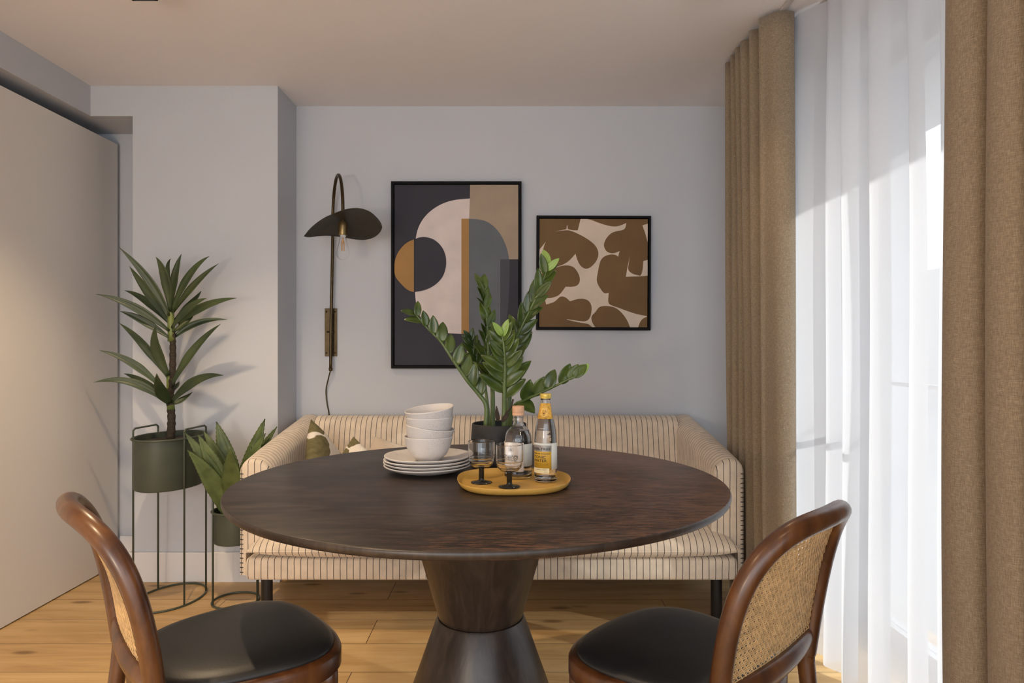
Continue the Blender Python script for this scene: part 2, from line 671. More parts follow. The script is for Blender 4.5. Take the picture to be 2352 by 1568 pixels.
def tube(path, rad, n=12, closed=False, cap=True, sq=None):
    """sweep with parallel transport; rad number or function of t; sq=(a,b) elliptical factors with normal hint"""
    P = [V(p) for p in path]
    m = len(P)
    T = []
    for i in range(m):
        a = P[(i - 1) % m] if (closed or i > 0) else P[i]
        b = P[(i + 1) % m] if (closed or i < m - 1) else P[i]
        T.append((b - a).normalized())
    ref = V((0, 0, 1)) if abs(T[0].z) < 0.9 else V((1, 0, 0))
    nrm = (ref - T[0] * ref.dot(T[0])).normalized()
    vs, fs = [], []
    for i in range(m):
        if i:
            q = T[i - 1].rotation_difference(T[i])
            nrm = q @ nrm
            nrm = (nrm - T[i] * nrm.dot(T[i])).normalized()
        bi = T[i].cross(nrm)
        t = i / (m - 1)
        r = rad(t) if callable(rad) else rad
        ra, rb = (r * sq[0], r * sq[1]) if sq else (r, r)
        for k in range(n):
            a = 2 * PI * k / n
            vs.append(P[i] + nrm * (ra * math.cos(a)) + bi * (rb * math.sin(a)))
    mm = m if closed else m - 1
    for i in range(mm):
        for k in range(n):
            a, b = i * n, ((i + 1) % m) * n
            fs.append((a + k, a + (k + 1) % n, b + (k + 1) % n, b + k))
    if cap and not closed:
        fs.append(tuple(range(n))[::-1])
        fs.append(tuple((m - 1) * n + k for k in range(n)))
    return vs, fs


def grid(fn, nu, nv):
    vs = [fn(i / nu, j / nv) for j in range(nv + 1) for i in range(nu + 1)]
    fs = [(j * (nu + 1) + i, j * (nu + 1) + i + 1, (j + 1) * (nu + 1) + i + 1, (j + 1) * (nu + 1) + i) for j in range(nv) for i in range(nu)]
    return vs, fs


def spline(pts, n=8):
    """Catmull-Rom through points"""
    P = [V(p) for p in pts]
    P = [P[0] * 2 - P[1]] + P + [P[-1] * 2 - P[-2]]
    out = []
    for i in range(1, len(P) - 2):
        for k in range(n):
            t = k / n
            a, b, c, d = P[i - 1:i + 3]
            out.append(0.5 * ((2 * b) + (c - a) * t + (2 * a - 5 * b + 4 * c - d) * t * t + (3 * b - a - 3 * c + d) * t ** 3))
    out.append(P[-2])
    return out


def rrect(x0, x1, y0, y1, r, k=6):
    out = []
    for cx, cy, a0 in ((x1 - r, y1 - r, 0), (x0 + r, y1 - r, 90), (x0 + r, y0 + r, 180), (x1 - r, y0 + r, 270)):
        for i in range(k + 1):
            a = math.radians(a0 + 90 * i / k)
            out.append((cx + r * math.cos(a), cy + r * math.sin(a)))
    return out


def loft(rings, cap=True):
    n = len(rings[0])
    vs = [p for r in rings for p in r]
    fs = []
    for i in range(len(rings) - 1):
        for k in range(n):
            fs.append((i * n + k, i * n + (k + 1) % n, (i + 1) * n + (k + 1) % n, (i + 1) * n + k))
    if cap:
        fs.append(tuple(range(n)))
        fs.append(tuple((len(rings) - 1) * n + k for k in range(n)))
    return vs, fs


def at(px, py, Y):
    """point of the place seen at photo pixel (px, py) at distance Y"""
    return V(((px - 1179) * Y / F_PX, Y, HC - (py - 790) * Y / F_PX))


# ------------------------------------------------------------------ room
CEIL = 2.330
YB, YP = 3.486, 3.211              # back wall, pier front
XP0, XP1 = -1.79, -1.108           # pier
XBK, ZBK = -1.988, 2.188           # bulkhead face and underside
XW = 1.30                          # window wall inner face
YR = -2.6                          # open end towards the rest of the flat
struct('floor', box(-2.6, 1.62, YR, 3.75, -0.08, 0.0), 'oak_floor')
struct('ceiling', box(-2.6, 1.62, YR, 3.75, CEIL, CEIL + 0.1), 'ceiling_paint')
struct('wall_back', box(-2.45, 1.62, YB, YB + 0.2, 0, CEIL), 'wall_paint')
struct('wall_pier', join(box(XP0, XP1, YP, YB, 0, CEIL), box(-2.3, XP0, YP, YB, ZBK, CEIL)), 'wall_paint')
struct('wall_left', box(-2.45, -2.3, YR, YB, 0, CEIL), 'wall_paint')
struct('wall_bulkhead', box(-2.3, XBK, YR, YP, ZBK, CEIL), 'wall_paint')
# window wall: opening behind the sheer, and one added out of view for light
WY0, WY1, WZ1 = 0.25, 2.70, 2.20
struct('wall_right', join(box(XW, 1.6, -0.3, WY0, 0, CEIL), box(XW, 1.6, YR, -2.5, 0, CEIL), box(XW, 1.6, -2.5, -0.3, WZ1, CEIL), box(XW, 1.6, WY1, YB, 0, CEIL), box(XW, 1.6, WY0, WY1, WZ1, CEIL)), 'wall_paint')
struct('added_ground_outside', box(1.62, 40, -25, 30, -0.4, -0.3), 'added_ground')  # unseen ground, added to cut the light from below
struct('added_facade_outside', box(10.0, 10.5, -20, 25, -0.3, 2.9), 'added_facade')  # unseen building, added to dim the sky behind the sheer
struct('shading_slab_outside', box(1.6, 2.30, -0.35, 4.2, 2.30, 2.45), 'white_trim')  # unseen slab, added so its shadow line crosses the sheer
bh, bt = 0.141, 0.015
struct('baseboard_pier', join(box(XP0 - bt, XP1 + bt, YP - bt, YP, 0, bh), box(XP0 - bt, XP0, YP, YB - bt, 0, bh), box(XP1, XP1 + bt, YP, YB - bt, 0, bh)), 'white_trim', bevel=0.003)
struct('baseboard_niche', box(-2.0, XP0 - bt, YB - bt, YB, 0, bh), 'white_trim')
struct('baseboard_back', box(XP1 + bt, XW, YB - bt, YB, 0, bh), 'white_trim')
struct('baseboard_right', join(box(XW - bt, XW, WY1 + 0.05, YB - bt, 0, bh), box(XW - bt, XW, -0.3, WY0 - 0.05, 0, bh)), 'white_trim')
# sliding door panel on the left
struct('door_1', box(-2.043, -2.003, -0.9, YB - 0.03, 0.006, 2.126), 'door_lacquer')
# window: frame with panes
win = obj('window_1', join(*[box(1.40, 1.46, y - 0.03, y + 0.03, 0, WZ1) for y in (WY0 + 0.03, 1.06, 1.88, WY1 - 0.03)],
                           box(1.40, 1.46, WY0, WY1, 0, 0.07), box(1.40, 1.46, WY0, WY1, WZ1 - 0.06, WZ1),
                           box(1.42, 1.44, 1.88, WY1, 0.962, 0.976)), 'window_frame', smooth=False, kind='structure')
for k, (a, b) in enumerate(((WY0 + 0.06, 1.03), (1.09, 1.85), (1.91, WY1 - 0.06))):
    obj('pane', box(1.425, 1.431, a, b, 0.07, WZ1 - 0.06), 'window_pane', win, smooth=False)

win_added = obj('added_window', join(*[box(1.40, 1.46, y - 0.03, y + 0.03, 0, WZ1) for y in (-2.47, -1.40, -0.33)], box(1.40, 1.46, -2.5, -0.3, 0, 0.07), box(1.40, 1.46, -2.5, -0.3, WZ1 - 0.06, WZ1)), 'window_frame', smooth=False, kind='structure')  # unseen window, added to bring in more light from the right
for a, b in ((-2.44, -1.43), (-1.37, -0.36)):
    obj('pane', box(1.425, 1.431, a, b, 0.07, WZ1 - 0.06), 'window_pane', win_added, smooth=False)

# ------------------------------------------------------------------ ceiling spots
def ceiling_spot(x, y, label, power):
    t = thing('ceiling_spot', label, 'ceiling light', (x, y, CEIL - 0.09), 'square ceiling spots')
    s = 0.0415
    hs = join(box(x - s, x + s, y - s, y - s + 0.008, CEIL - 0.09, CEIL), box(x - s, x + s, y + s - 0.008, y + s, CEIL - 0.09, CEIL),
              box(x - s, x - s + 0.008, y - s, y + s, CEIL - 0.09, CEIL), box(x + s - 0.008, x + s, y - s, y + s, CEIL - 0.09, CEIL),
              box(x - s, x + s, y - s, y + s, CEIL - 0.03, CEIL))
    obj('housing', hs, 'black_metal', t, smooth=False)
    obj('reflector', lathe([(0.0, 0.055), (0.018, 0.055), (0.030, 0.012), (0.032, 0.012), (0.019, 0.058), (0, 0.058)], (x, y, CEIL - 0.09), 24), 'black_metal', t)
    obj('lamp', lathe([(0, 0.050), (0.014, 0.050), (0.014, 0.054), (0, 0.054)], (x, y, CEIL - 0.09), 20), 'lamp_glow', t)
    l = light('spot_beam', 'SPOT', (x, y, CEIL - 0.075), power, (1.0, 0.74, 0.45), spot_size=math.radians(112), spot_blend=0.7, shadow_soft_size=0.02)
    return t


ceiling_spot(-1.206, 2.196, 'black square ceiling spot at the top edge above the tall planter', 48)
ceiling_spot(0.611, 2.180, 'black square ceiling spot at the top edge towards the curtains', 5)
for x, p in ((-1.206, 56), (0.611, 6)):
    light('rear_spot_beam', 'SPOT', (x, 0.5, CEIL - 0.02), p, (1.0, 0.74, 0.45), spot_size=math.radians(120), spot_blend=0.8, shadow_soft_size=0.03)

# ------------------------------------------------------------------ curtains
def sheet(path_top, path_bot, z0, z1, nz=24, mid=None):
    A, B = path_top, path_bot
    n = len(A)
    vs, fs = [], []
    for j in range(nz + 1):
        t = j / nz
        for i in range(n):
            x = A[i][0] * (1 - t) + B[i][0] * t
            y = A[i][1] * (1 - t) + B[i][1] * t
            if mid:
                dx, dy = mid(i / (n - 1), t)
                x += dx
                y += dy
            vs.append((x, y, z1 * (1 - t) + z0 * t))
    for j in range(nz):
        for i in range(n - 1):
            a = j * n + i
            fs.append((a, a + 1, a + n + 1, a + n))
    return vs, fs


def fold_path(pts, n=10):
    return [(p.x, p.y) for p in spline([(x, y, 0) for x, y in pts], n)]


# left linen drape, stacked accordion pleats against the window corner
def zig(crests, xin, xout, lead):
    pts = list(lead)
    for k, (c, tr) in enumerate(crests):
        pts += [(xin + 0.012, c - 0.012), (xin, c), (xin + 0.010, c + 0.012), (xout - 0.01, tr - 0.006), (xout, tr), (xout - 0.01, tr + 0.006)]
    return pts


cr_t = [(2.515, 2.560), (2.615, 2.660), (2.710, 2.745), (2.780, 2.815), (2.85, 2.885), (2.92, 2.95)]
top = fold_path(zig(cr_t, 0.908, 1.005, [(1.015, 2.470), (0.985, 2.462), (0.945, 2.474)]), 6)
bot = fold_path(zig([(a + 0.01, b + 0.01) for a, b in cr_t], 0.930, 0.998, [(1.012, 2.435), (0.985, 2.415), (0.955, 2.432)]), 6)
obj('linen_drape', sheet(top, bot, 0.012, CEIL - 0.012, 30, lambda u, t: (0.003 * math.sin(5 * t + 9 * u), 0.006 * math.sin(4 * t + 7 * u))), 'linen', None, solid=0.003, origin=(0.95, 2.6, 0.012))
tag(bpy.data.objects['linen_drape'], 'brown linen drape gathered in the far corner beside the sofa', 'curtain', 'brown linen drapes')

pts = []
y = 1.500
k = 0
while y > 0.50:
    w = 0.120 + 0.012 * math.cos(k * 2.1)
    pts += [(1.00, y), (0.955, y - 0.006), (0.930, y - 0.030), (0.926, y - 0.55 * w), (0.945, y - 0.85 * w), (0.99, y - 0.93 * w), (1.005, y - 0.965 * w)]
    y -= w
    k += 1
top = fold_path(pts, 5)
bot = [(a + 0.004 * math.sin(i * 0.3), b) for i, (a, b) in enumerate(top)]
d2 = obj('linen_drape', sheet(top, bot, 0.012, CEIL - 0.012, 30, lambda u, t: (0.004 * math.sin(6 * t + 11 * u), 0.010 * math.sin(PI * t) * math.cos(9 * u))), 'linen', None, solid=0.003, origin=(0.95, 1.1, 0.012))
tag(d2, 'brown linen drape in front of the white sheer at the right edge', 'curtain', 'brown linen drapes')

# white sheer
pts = []
y = 2.88
k = 0
while y > 0.5:
    w = [0.17, 0.15, 0.21, 0.13, 0.19, 0.165][k % 6]
    am = [0.050, 0.035, 0.06, 0.03, 0.045][k % 5]
    pts += [(1.105, y), (1.100 - am * 0.5, y - 0.05 * w), (1.085 - am, y - 0.12 * w), (1.080 - am, y - 0.35 * w), (1.100 - am * 0.5, y - 0.72 * w), (1.11, y - 0.92 * w)]
    y -= w
    k += 1
top = fold_path(pts, 6)
top = [(a + 0.018, b) for a, b in top]
bot = [(1.115 + (a - 1.115) * 1.05, b + 0.012 * math.sin(i * 0.11)) for i, (a, b) in enumerate(top)]
sh = obj('sheer_curtain', sheet(top, bot, 0.02, CEIL - 0.01, 36, lambda u, t: (0.006 * math.sin(7 * t + 13 * u), 0.010 * math.sin(5 * t + 17 * u))), 'sheer_voile', None, origin=(1.07, 1.6, 0.02))
tag(sh, 'white sheer curtain hanging between the two brown drapes', 'curtain')
obj('hem', sheet([(a - 0.0015, b) for a, b in top], [(a - 0.0015, b) for a, b in top], CEIL - 0.105, CEIL - 0.01, 2, lambda u, t: (0.006 * math.sin(7 * t * 0.04 + 13 * u), 0.010 * math.sin(5 * t * 0.04 + 17 * u))), 'sheer_voile', sh)
tk = thing('curtain_track', 'grey double curtain track on the ceiling above the drapes', 'curtain track', (1.0, 1.7, CEIL))
for x in (0.975, 1.105):
    obj('rail', box(x - 0.009, x + 0.009, 0.3, 2.86, CEIL - 0.010, CEIL - 0.0005), 'track_grey', tk, smooth=False, bevel=0.002)

# ------------------------------------------------------------------ sofa
SX0, SX1, SF, SB = -1.083, 0.914, 2.698, 3.458
sofa = thing('sofa', 'cream sofa with dark pinstripes against the back wall', 'sofa', (-0.082, 3.05, 0))
bx0, bx1 = -1.036, 0.868
ring = []
for yy, ins in ((2.632, 0.012), (2.636, 0.004), (2.65, 0.0), (3.42, 0.0), (3.43, 0.006)):
    ring.append([(p[0], yy, p[1]) for p in rrect(bx0 + ins, bx1 - ins, 0.203 + ins, 0.290 - ins, 0.018)])
obj('seat_base', loft(ring), 'stripe_across', sofa, sharp=1.0)


def arm(side):
    xo = SX0 if side < 0 else SX1
    rings = []
    N = 22
    ys = [SF, SF + 0.006, SF + 0.02] + [SF + 0.02 + (SB - SF - 0.02) * i / N for i in range(1, N + 1)]
    for i, yy in enumerate(ys):
        t = (yy - SF) / (SB - SF)
        zt = 0.656 + 0.104 * t ** 0.85
        ins = (0.008, 0.002, 0)[i] if i < 3 else 0
        r = 0.046
        wt, wb = 0.122, 0.132
        prof = [(0.0 + ins, 0.203)]
        for a in range(0, 91, 15):
            q = math.radians(a)
            prof.append((ins + (r - ins) * (1 - math.cos(q)), zt - r + (r - ins) * math.sin(q)))
        ri = 0.068
        for a in range(0, 76, 15):
            q = math.radians(a)
            prof.append((wt - ri + (ri - ins) * math.sin(q), zt - ri + (ri - ins) * math.cos(q)))
        prof += [(wt + 0.4 * (wb - wt), 0.5), (wb, 0.36), (wb, 0.292), (0.026, 0.2915), (0.026, 0.203)]
        rings.append([(xo - side * d, yy, z) for d, z in prof])
    vs, fs = loft(rings)
    fm = [0] * len(fs)
    fm[-1] = fm[-2] = 1
    n = len(rings[0])
    for k in range(n * 2): fm[k] = 1
    a = obj('armrest', (vs, fs), ['stripe_along', 'stripe_across'], sofa, fm=fm, sharp=1.1)
    # blanket stitches on the outer front edge
    st = []
    z = 0.215
    while z < 0.62:
        st.append(box(xo - side * 0.010 - 0.006, xo - side * 0.010 + 0.006, SF - 0.0028, SF + 0.004, z - 0.0013, z + 0.0013))
        z += 0.0185
    obj('edge_stitching', join(*st), 'ink_black', a, smooth=False)


arm(-1)
arm(1)
# backrest between the arms, leaning
rings = []
for i in range(41):
    t = i / 40
    x = -0.975 + (0.811 + 0.975) * t
    prof = [(3.455, 0.292)]
    zt = 0.760
    for a in range(0, 91, 15):
        q = math.radians(a)
        prof.append((3.455 - 0.04 * (1 - math.cos(q)), zt - 0.04 + 0.04 * math.sin(q)))
    for a in range(0, 76, 15):
        q = math.radians(a)
        prof.append((3.395 - 0.075 * math.sin(q) + 0.0, zt - 0.075 + 0.075 * math.cos(q)))
    prof += [(3.30, 0.60), (3.255, 0.45), (3.225, 0.36), (3.22, 0.292)]
    rings.append([(x, y, z) for y, z in prof])
obj('backrest', loft(rings), 'stripe_across', sofa, sharp=1.2)


def cushion_mesh(x0, x1, y0, y1, zb, zt, zs, nx=60, ny=24):
    vs = []

    def prof(u, e=4.0):
        return (1 - abs(u) ** e) ** 0.5 if abs(u) < 1 else 0.0

    def P(s, t, up):
        u, v = 2 * s - 1, 2 * t - 1
        h = prof(u, 9.0) * prof(v, 3.4)
        z = zs + (zt - zs) * h if up else zs - (zs - zb) * min(1, h * 1.6)
        pin = 0.012 * (1 - abs(u) ** 6) if abs(v) > 0.97 else 0
        return ((x0 + x1) / 2 + u * (x1 - x0) / 2, (y0 + y1) / 2 + v * (y1 - y0) / 2 - (0.012 * math.sin(PI * s) if v < -0.9 else 0), z)
    cs = lambda k: 0.5 - 0.5 * math.cos(PI * k)
    a = grid(lambda s, t: P(cs(s), cs(t), True), nx, ny)
    b = grid(lambda s, t: P(cs(s), cs(t), False), nx, ny)
    return join(a, b)


def merge(o, d=0.0005):
    bm = bmesh.new()
    bm.from_mesh(o.data)
    bmesh.ops.remove_doubles(bm, verts=bm.verts, dist=d)
    bmesh.ops.recalc_face_normals(bm, faces=bm.faces)
    bm.to_mesh(o.data)
    bm.free()


c = obj('seat_cushion', cushion_mesh(-1.022, 0.872, 2.612, 3.24, 0.288, 0.412, 0.322), 'stripe_across', sofa)
merge(c)
obj('seam', tube([(-1.016 + (0.870 + 1.016) * i / 40, 2.613 - 0.0125 * math.sin(PI * i / 40), 0.322) for i in range(41)], 0.0028, 6), 'stripe_across', c)
for x, y in ((-0.985, 2.73), (0.812, 2.73), (-0.985, 3.36), (0.812, 3.36)):
    obj('leg', lathe([(0, 0), (0.021, 0), (0.022, 0.004), (0.022, 0.204), (0, 0.204)], (x, y, 0), 20), 'black_metal', sofa, sharp=0.8)


# ------------------------------------------------------------------ scatter cushions
def pillow(name, label, P0, e1, e2, size, thick, mat, group):
    e1, e2 = V(e1).normalized(), V(e2)
    e2 = (e2 - e1 * e2.dot(e1)).normalized()
    n = e1.cross(e2).normalized()
    if n.y > 0 or (abs(n.y) < 0.2 and n.x < 0): n = -n
    P0 = V(P0)
    c0 = P0 + (e1 + e2) * size / 2

    def fn(up):
        def f(s, t):
            u, v = -math.cos(PI * s), -math.cos(PI * t)
            h = ((1 - u ** 4) * (1 - v ** 4)) ** 0.6
            k = 1 - 0.06 * (1 - v * v) * abs(u) ** 3
            k2 = 1 - 0.06 * (1 - u * u) * abs(v) ** 3
            return c0 + e1 * (u * size / 2 * k) + e2 * (v * size / 2 * k2) + n * (thick / 2 * h * (1 if up else -1))
        return f
    o = obj(name, join(grid(fn(True), 28, 28), grid(fn(False), 28, 28)), mat, None, origin=tuple(c0))
    merge(o)
    uvl = o.data.uv_layers.new(name='weave')
    for lp in o.data.loops:
        q = o.data.vertices[lp.vertex_index].co
        uvl.data[lp.index].uv = (q.dot(e1) / (size / 2), q.dot(e2) / (size / 2))
    return tag(o, label, 'cushion', group)


g = 'scatter cushions on the sofa'
pillow('cushion', 'cushion with olive leaf print leaning in the left sofa corner', at(714, 962, 3.08), (0.22, 0.62, -0.60), (0.10, -0.84, -0.46), 0.39, 0.11, 'leaf_print', g)
pillow('cushion', 'olive and cream printed cushion with only its tip above the table edge', at(812, 1002, 2.83), (0.75, -0.45, -0.48), (-0.5, -0.1, -0.86), 0.24, 0.08, 'leaf_print', g)
pillow('cushion', 'plain beige cushion on the sofa just left of the stacked bowls', at(861, 1002, 3.17), (0.93, -0.12, -0.26), (-0.1, -0.62, -0.72), 0.30, 0.10, 'pillow_beige', g)

# ------------------------------------------------------------------ round table
TX, TY, TZ, TR = -0.0887, 1.855, 0.75, 0.65
table = thing('round_table', 'round dark brown wooden dining table on an hourglass pedestal', 'table', (TX, TY, 0))
obj('tabletop', lathe([(0, -0.019), (TR - 0.006, -0.019), (TR - 0.002, -0.016), (TR, -0.010), (TR, -0.004), (TR - 0.002, -0.001), (TR - 0.004, 0), (0.4, 0), (0, 0)], (TX, TY, TZ), 128), ['table_wood', 'pedestal_wood'], table, sharp=0.9)
top_ = bpy.data.objects['tabletop']
for p in top_.data.polygons:
    if abs(p.normal.z) < 0.75 or p.center.z < -0.01 + 0.0 * TZ + (TZ - 0.01): p.material_index = 1
obj('pedestal_upper', lathe([(0.214, TZ - 0.0195), (0.1155, 0.386), (0.112, 0.380), (0, 0.380)], (TX, TY, 0), 72), 'pedestal_wood', table, sharp=0.9)
obj('pedestal_lower', lathe([(0, 0.380), (0.116, 0.3795), (0.120, 0.374), (0.243, 0.030), (0.238, 0.020), (0, 0.020)], (TX, TY, 0), 72), 'pedestal_wood', table, sharp=0.9)
obj('base_plate', lathe([(0, 0), (0.385, 0), (0.392, 0.004), (0.392, 0.014), (0.386, 0.020), (0, 0.020)], (TX, TY, 0), 96), 'black_metal', table, sharp=0.9)

# ------------------------------------------------------------------ dining chairs
CH = dict(w0=.1944, w1=.2163, n=3.39, zt=.8035, lean=.040, curl=.030, cl=.0045, ct=.041, q=2.13, p=2.51, zs=.4610, y0=-.1917)


def back_pt(xf, h, push=0.0):
    """point of the curved back: xf in -1..1 of the half width, h in 0..1 of the height"""
    s = CH
    hp = max(h, 0)
    w = s['w0'] + (s['w1'] - s['w0']) * h
    return V((xf * w, s['y0'] - s['lean'] * h - s['curl'] * hp ** s['p'] - (s['cl'] + s['ct'] * hp ** s['q']) * (1 - xf * xf) - push, s['zs'] + (s['zt'] - s['zs']) * h))


def build_chair(label, x, y, ang):
    t = thing('dining_chair', label, 'chair', (0, 0, 0), 'bentwood dining chairs')
    n = CH['n']
    path = []
    # one bent rod: rear leg, post, top rail, post, rear leg
    leg = [(0.205, -0.262, 0.012), (0.199, -0.232, 0.16), (0.193, -0.205, 0.32)]
    path += [V(p) for p in leg]
    path.append(back_pt(1, -0.06))
    arch = []
    for i in range(61):
        th = PI * i / 60
        c, q = math.cos(th), math.sin(th)
        arch.append(back_pt(math.copysign(abs(c) ** (2 / n), c), abs(q) ** (2 / n)))
    # even out the spacing
    L = [0]
    for a, b in zip(arch[:-1], arch[1:]): L.append(L[-1] + (b - a).length)
    ev = []
    j = 0
    for k in range(49):
        d = L[-1] * k / 48
        while j < len(L) - 2 and L[j + 1] < d: j += 1
        u = (d - L[j]) / max(1e-9, L[j + 1] - L[j])
        ev.append(arch[j].lerp(arch[j + 1], u))
    path += ev
    path.append(back_pt(-1, -0.06))
    path += [V((-p[0], p[1], p[2])) for p in reversed(leg)]
    sp = spline(path, 3)
    m = len(sp)

    def rad(u):
        z = sp[min(m - 1, int(round(u * (m - 1))))].z
        return 0.0140 + 0.0045 * max(0, min(1, (z - 0.1) / 0.35)) + 0.0008 * max(0, min(1, (z - 0.6) / 0.2))
    obj('back_frame', tube(sp, rad, 16), 'walnut', t)
    # curved lower rail of the back
    lr = []
    for i in range(25):
        u = -1 + 2 * i / 24
        p = back_pt(u * 0.985, 0.115)
        lr.append(p + V((0, -0.010 * (1 - u * u), -0.006 * (1 - u * u))))
    obj('back_rail', tube(lr, lambda u: 0.0235 - 0.008 * abs(2 * u - 1) ** 3, 14, sq=(1.0, 0.62)), 'walnut', t)
    # woven cane panel
    def cane_pt(xf, h):
        low = 0.008 * (1 - xf * xf) * max(0, 1 - h / 0.55)
        return back_pt(xf, h, low) + V((0, 0.001, 0))

    def inside(xf, h):
        lim = (1 - abs(xf / 0.945) ** n) ** (1 / n) if abs(xf) < 0.945 else 0
        return 0.16 < h < lim * 0.955
    def ribbon(pa, pb, wid, lift, steps=44):
        """strand between (x,h) pairs in metres space of the panel, clipped to the outline"""
        vs, fs = [], []
        prev = None
        for i in range(steps + 1):
            u = i / steps
            xm, hm = pa[0] + (pb[0] - pa[0]) * u, pa[1] + (pb[1] - pa[1]) * u
            xf, h = xm / 0.205, hm / 0.34
            if not (abs(xf) < 0.944 and inside(xf, h)):
                prev = None
                continue
            dx, dh = pb[0] - pa[0], pb[1] - pa[1]
            l = math.hypot(dx, dh)
            nx, nh = -dh / l * wid / 2, dx / l * wid / 2
            a = cane_pt((xm + nx) / 0.205, (hm + nh) / 0.34)
            b = cane_pt((xm - nx) / 0.205, (hm - nh) / 0.34)
            w = lift + 0.0004 * math.sin(u * steps * 2.1)
            k = len(vs)
            for q, o in ((a, w + 0.0004), (b, w + 0.0004), (b, w - 0.0004), (a, w - 0.0004)):
                vs.append(q + V((0, o, 0)))
            if prev is not None:
                for e in range(4):
                    fs.append((prev + e, prev + (e + 1) % 4, k + (e + 1) % 4, k + e))
            prev = k
        return vs, fs
    parts = []
    pitch = 0.0138
    for k in range(-15, 16):
        for d in (-0.0019, 0.0019):
            parts.append(ribbon((k * pitch + d, 0.0), (k * pitch + d, 0.34), 0.0027, 0.0005))
    for k in range(0, 28):
        for d in (-0.0019, 0.0019):
            parts.append(ribbon((-0.21, k * pitch + d), (0.21, k * pitch + d), 0.0027, -0.0005))
    for k in range(-32, 60):
        c = (k + 0.5) * pitch
        parts.append(ribbon((-0.21, c - 0.21), (0.21, c + 0.21), 0.0028, 0.0014, 54))
        parts.append(ribbon((0.21, c - 0.21), (-0.21, c + 0.21), 0.0028, -0.0014, 54))
    cn = obj('cane_panel', join(*parts), 'cane', t, smooth=False)
    # binding strip round the cane
    bd = []
    for i in range(61):
        th = PI * (0.035 + 0.93 * i / 60)
        c, q = math.cos(th), math.sin(th)
        bd.append(cane_pt(0.935 * math.copysign(abs(c) ** (2 / n), c), max(0.16, 0.95 * abs(q) ** (2 / n))) + V((0, 0.004, 0)))
    obj('cane_binding', tube(bd, 0.0026, 8), 'cane', cn)
    # seat
    def sup(a, sx, sy, e=2.75):
        c, q = math.cos(a), math.sin(a)
        xx = sx * math.copysign(abs(c) ** (2 / e), c)
        yy = sy * math.copysign(abs(q) ** (2 / e), q)
        return xx * (1 + 0.12 * yy / sy), yy
    K = 96
    sx, sy = 0.2085, 0.205

    def oring(k, z, dz=0):
        return [(*sup(2 * PI * i / K, sx * k, sy * k), z) for i in range(K)]
    def off(d, z):
        return [(*sup(2 * PI * i / K, sx - d, sy - d), z) for i in range(K)]
    rr = [off(0.030, 0.418), off(0.004, 0.418), off(0, 0.423), off(0, 0.452), off(0.003, 0.459), off(0.010, 0.463), off(0.020, 0.463), off(0.030, 0.455)]
    vs, fs = loft(rr, cap=False)
    fs += [((len(rr) - 1) * K + i, (len(rr) - 1) * K + (i + 1) % K, (i + 1) % K, i) for i in range(K)]
    obj('seat_frame', (vs, fs), 'walnut', t, sharp=1.0)
    rr = [off(0.028, 0.430), off(0.016, 0.460), off(0.0145, 0.465), off(0.016, 0.470), off(0.026, 0.4765), off(0.05, 0.482), off(0.10, 0.486), off(0.15, 0.4865)]
    obj('seat_pad', loft(rr), 'black_leather', t)
    for sgn in (-1, 1):
        lp = [(sgn * 0.162, 0.146, 0.425), (sgn * 0.164, 0.150, 0.30), (sgn * 0.172, 0.162, 0.13), (sgn * 0.175, 0.168, 0.0)]
        obj('front_leg', tube(spline(lp, 5), lambda u: 0.0185 - 0.005 * u, 14), 'walnut', t)
        # rear glide of the bent frame sits on the floor
        obj('rear_glide', lathe([(0, 0), (0.012, 0), (0.013, 0.013), (0, 0.013)], (sgn * 0.205, -0.262, 0), 12), 'black_metal', t)
    rg = [(*sup(2 * PI * i / 64, 0.150, 0.150, 2.2), 0.25) for i in range(64)]
    obj('stretcher_ring', tube([(px * 1.13, py * 1.05 - 0.01, z) for px, py, z in rg], 0.010, 10, closed=True), 'walnut', t)
    t.location = (x, y, 0)
    t.rotation_euler = (0, 0, ang - PI / 2)
    return t


chair = build_chair('bentwood chair with black seat at the left front of the table, nearest the white door', -0.60919, 1.49533, 0.67380)


def copy_tree(o, parent=None):
    c = o.copy()
    COL.objects.link(c)
    if parent: c.parent = parent
    for ch in list(o.children): copy_tree(ch, c)
    return c


c2 = copy_tree(chair)
c2.location = (0.35475, 1.45616, 0)
c2.rotation_euler = (0, 0, 2.35629 - PI / 2)
c2['label'] = 'bentwood chair showing its woven cane back, in front of the white sheer'

# ------------------------------------------------------------------ pictures
def chaikin(P, it=3, keep=0.55):
    """round a closed outline but keep the sharp corners"""
    P = [V((p[0], p[1])) for p in P]
    n = len(P)
    sharp = []
    for i in range(n):
        a, b = (P[i] - P[i - 1]), (P[(i + 1) % n] - P[i])
        ang = abs(a.angle(b)) if a.length > 1e-6 and b.length > 1e-6 else 0
        sharp.append(ang > 1.0)
    for _ in range(it):
        Q, s2 = [], []
        n = len(P)
        for i in range(n):
            j = (i + 1) % n
            if sharp[i]:
                Q.append(P[i]); s2.append(True)
            else:
                Q.append(P[i] * 0.75 + P[i - 1] * 0.25); s2.append(False)
                Q.append(P[i] * 0.75 + P[j] * 0.25); s2.append(False)
        P, sharp = Q, s2
    return P


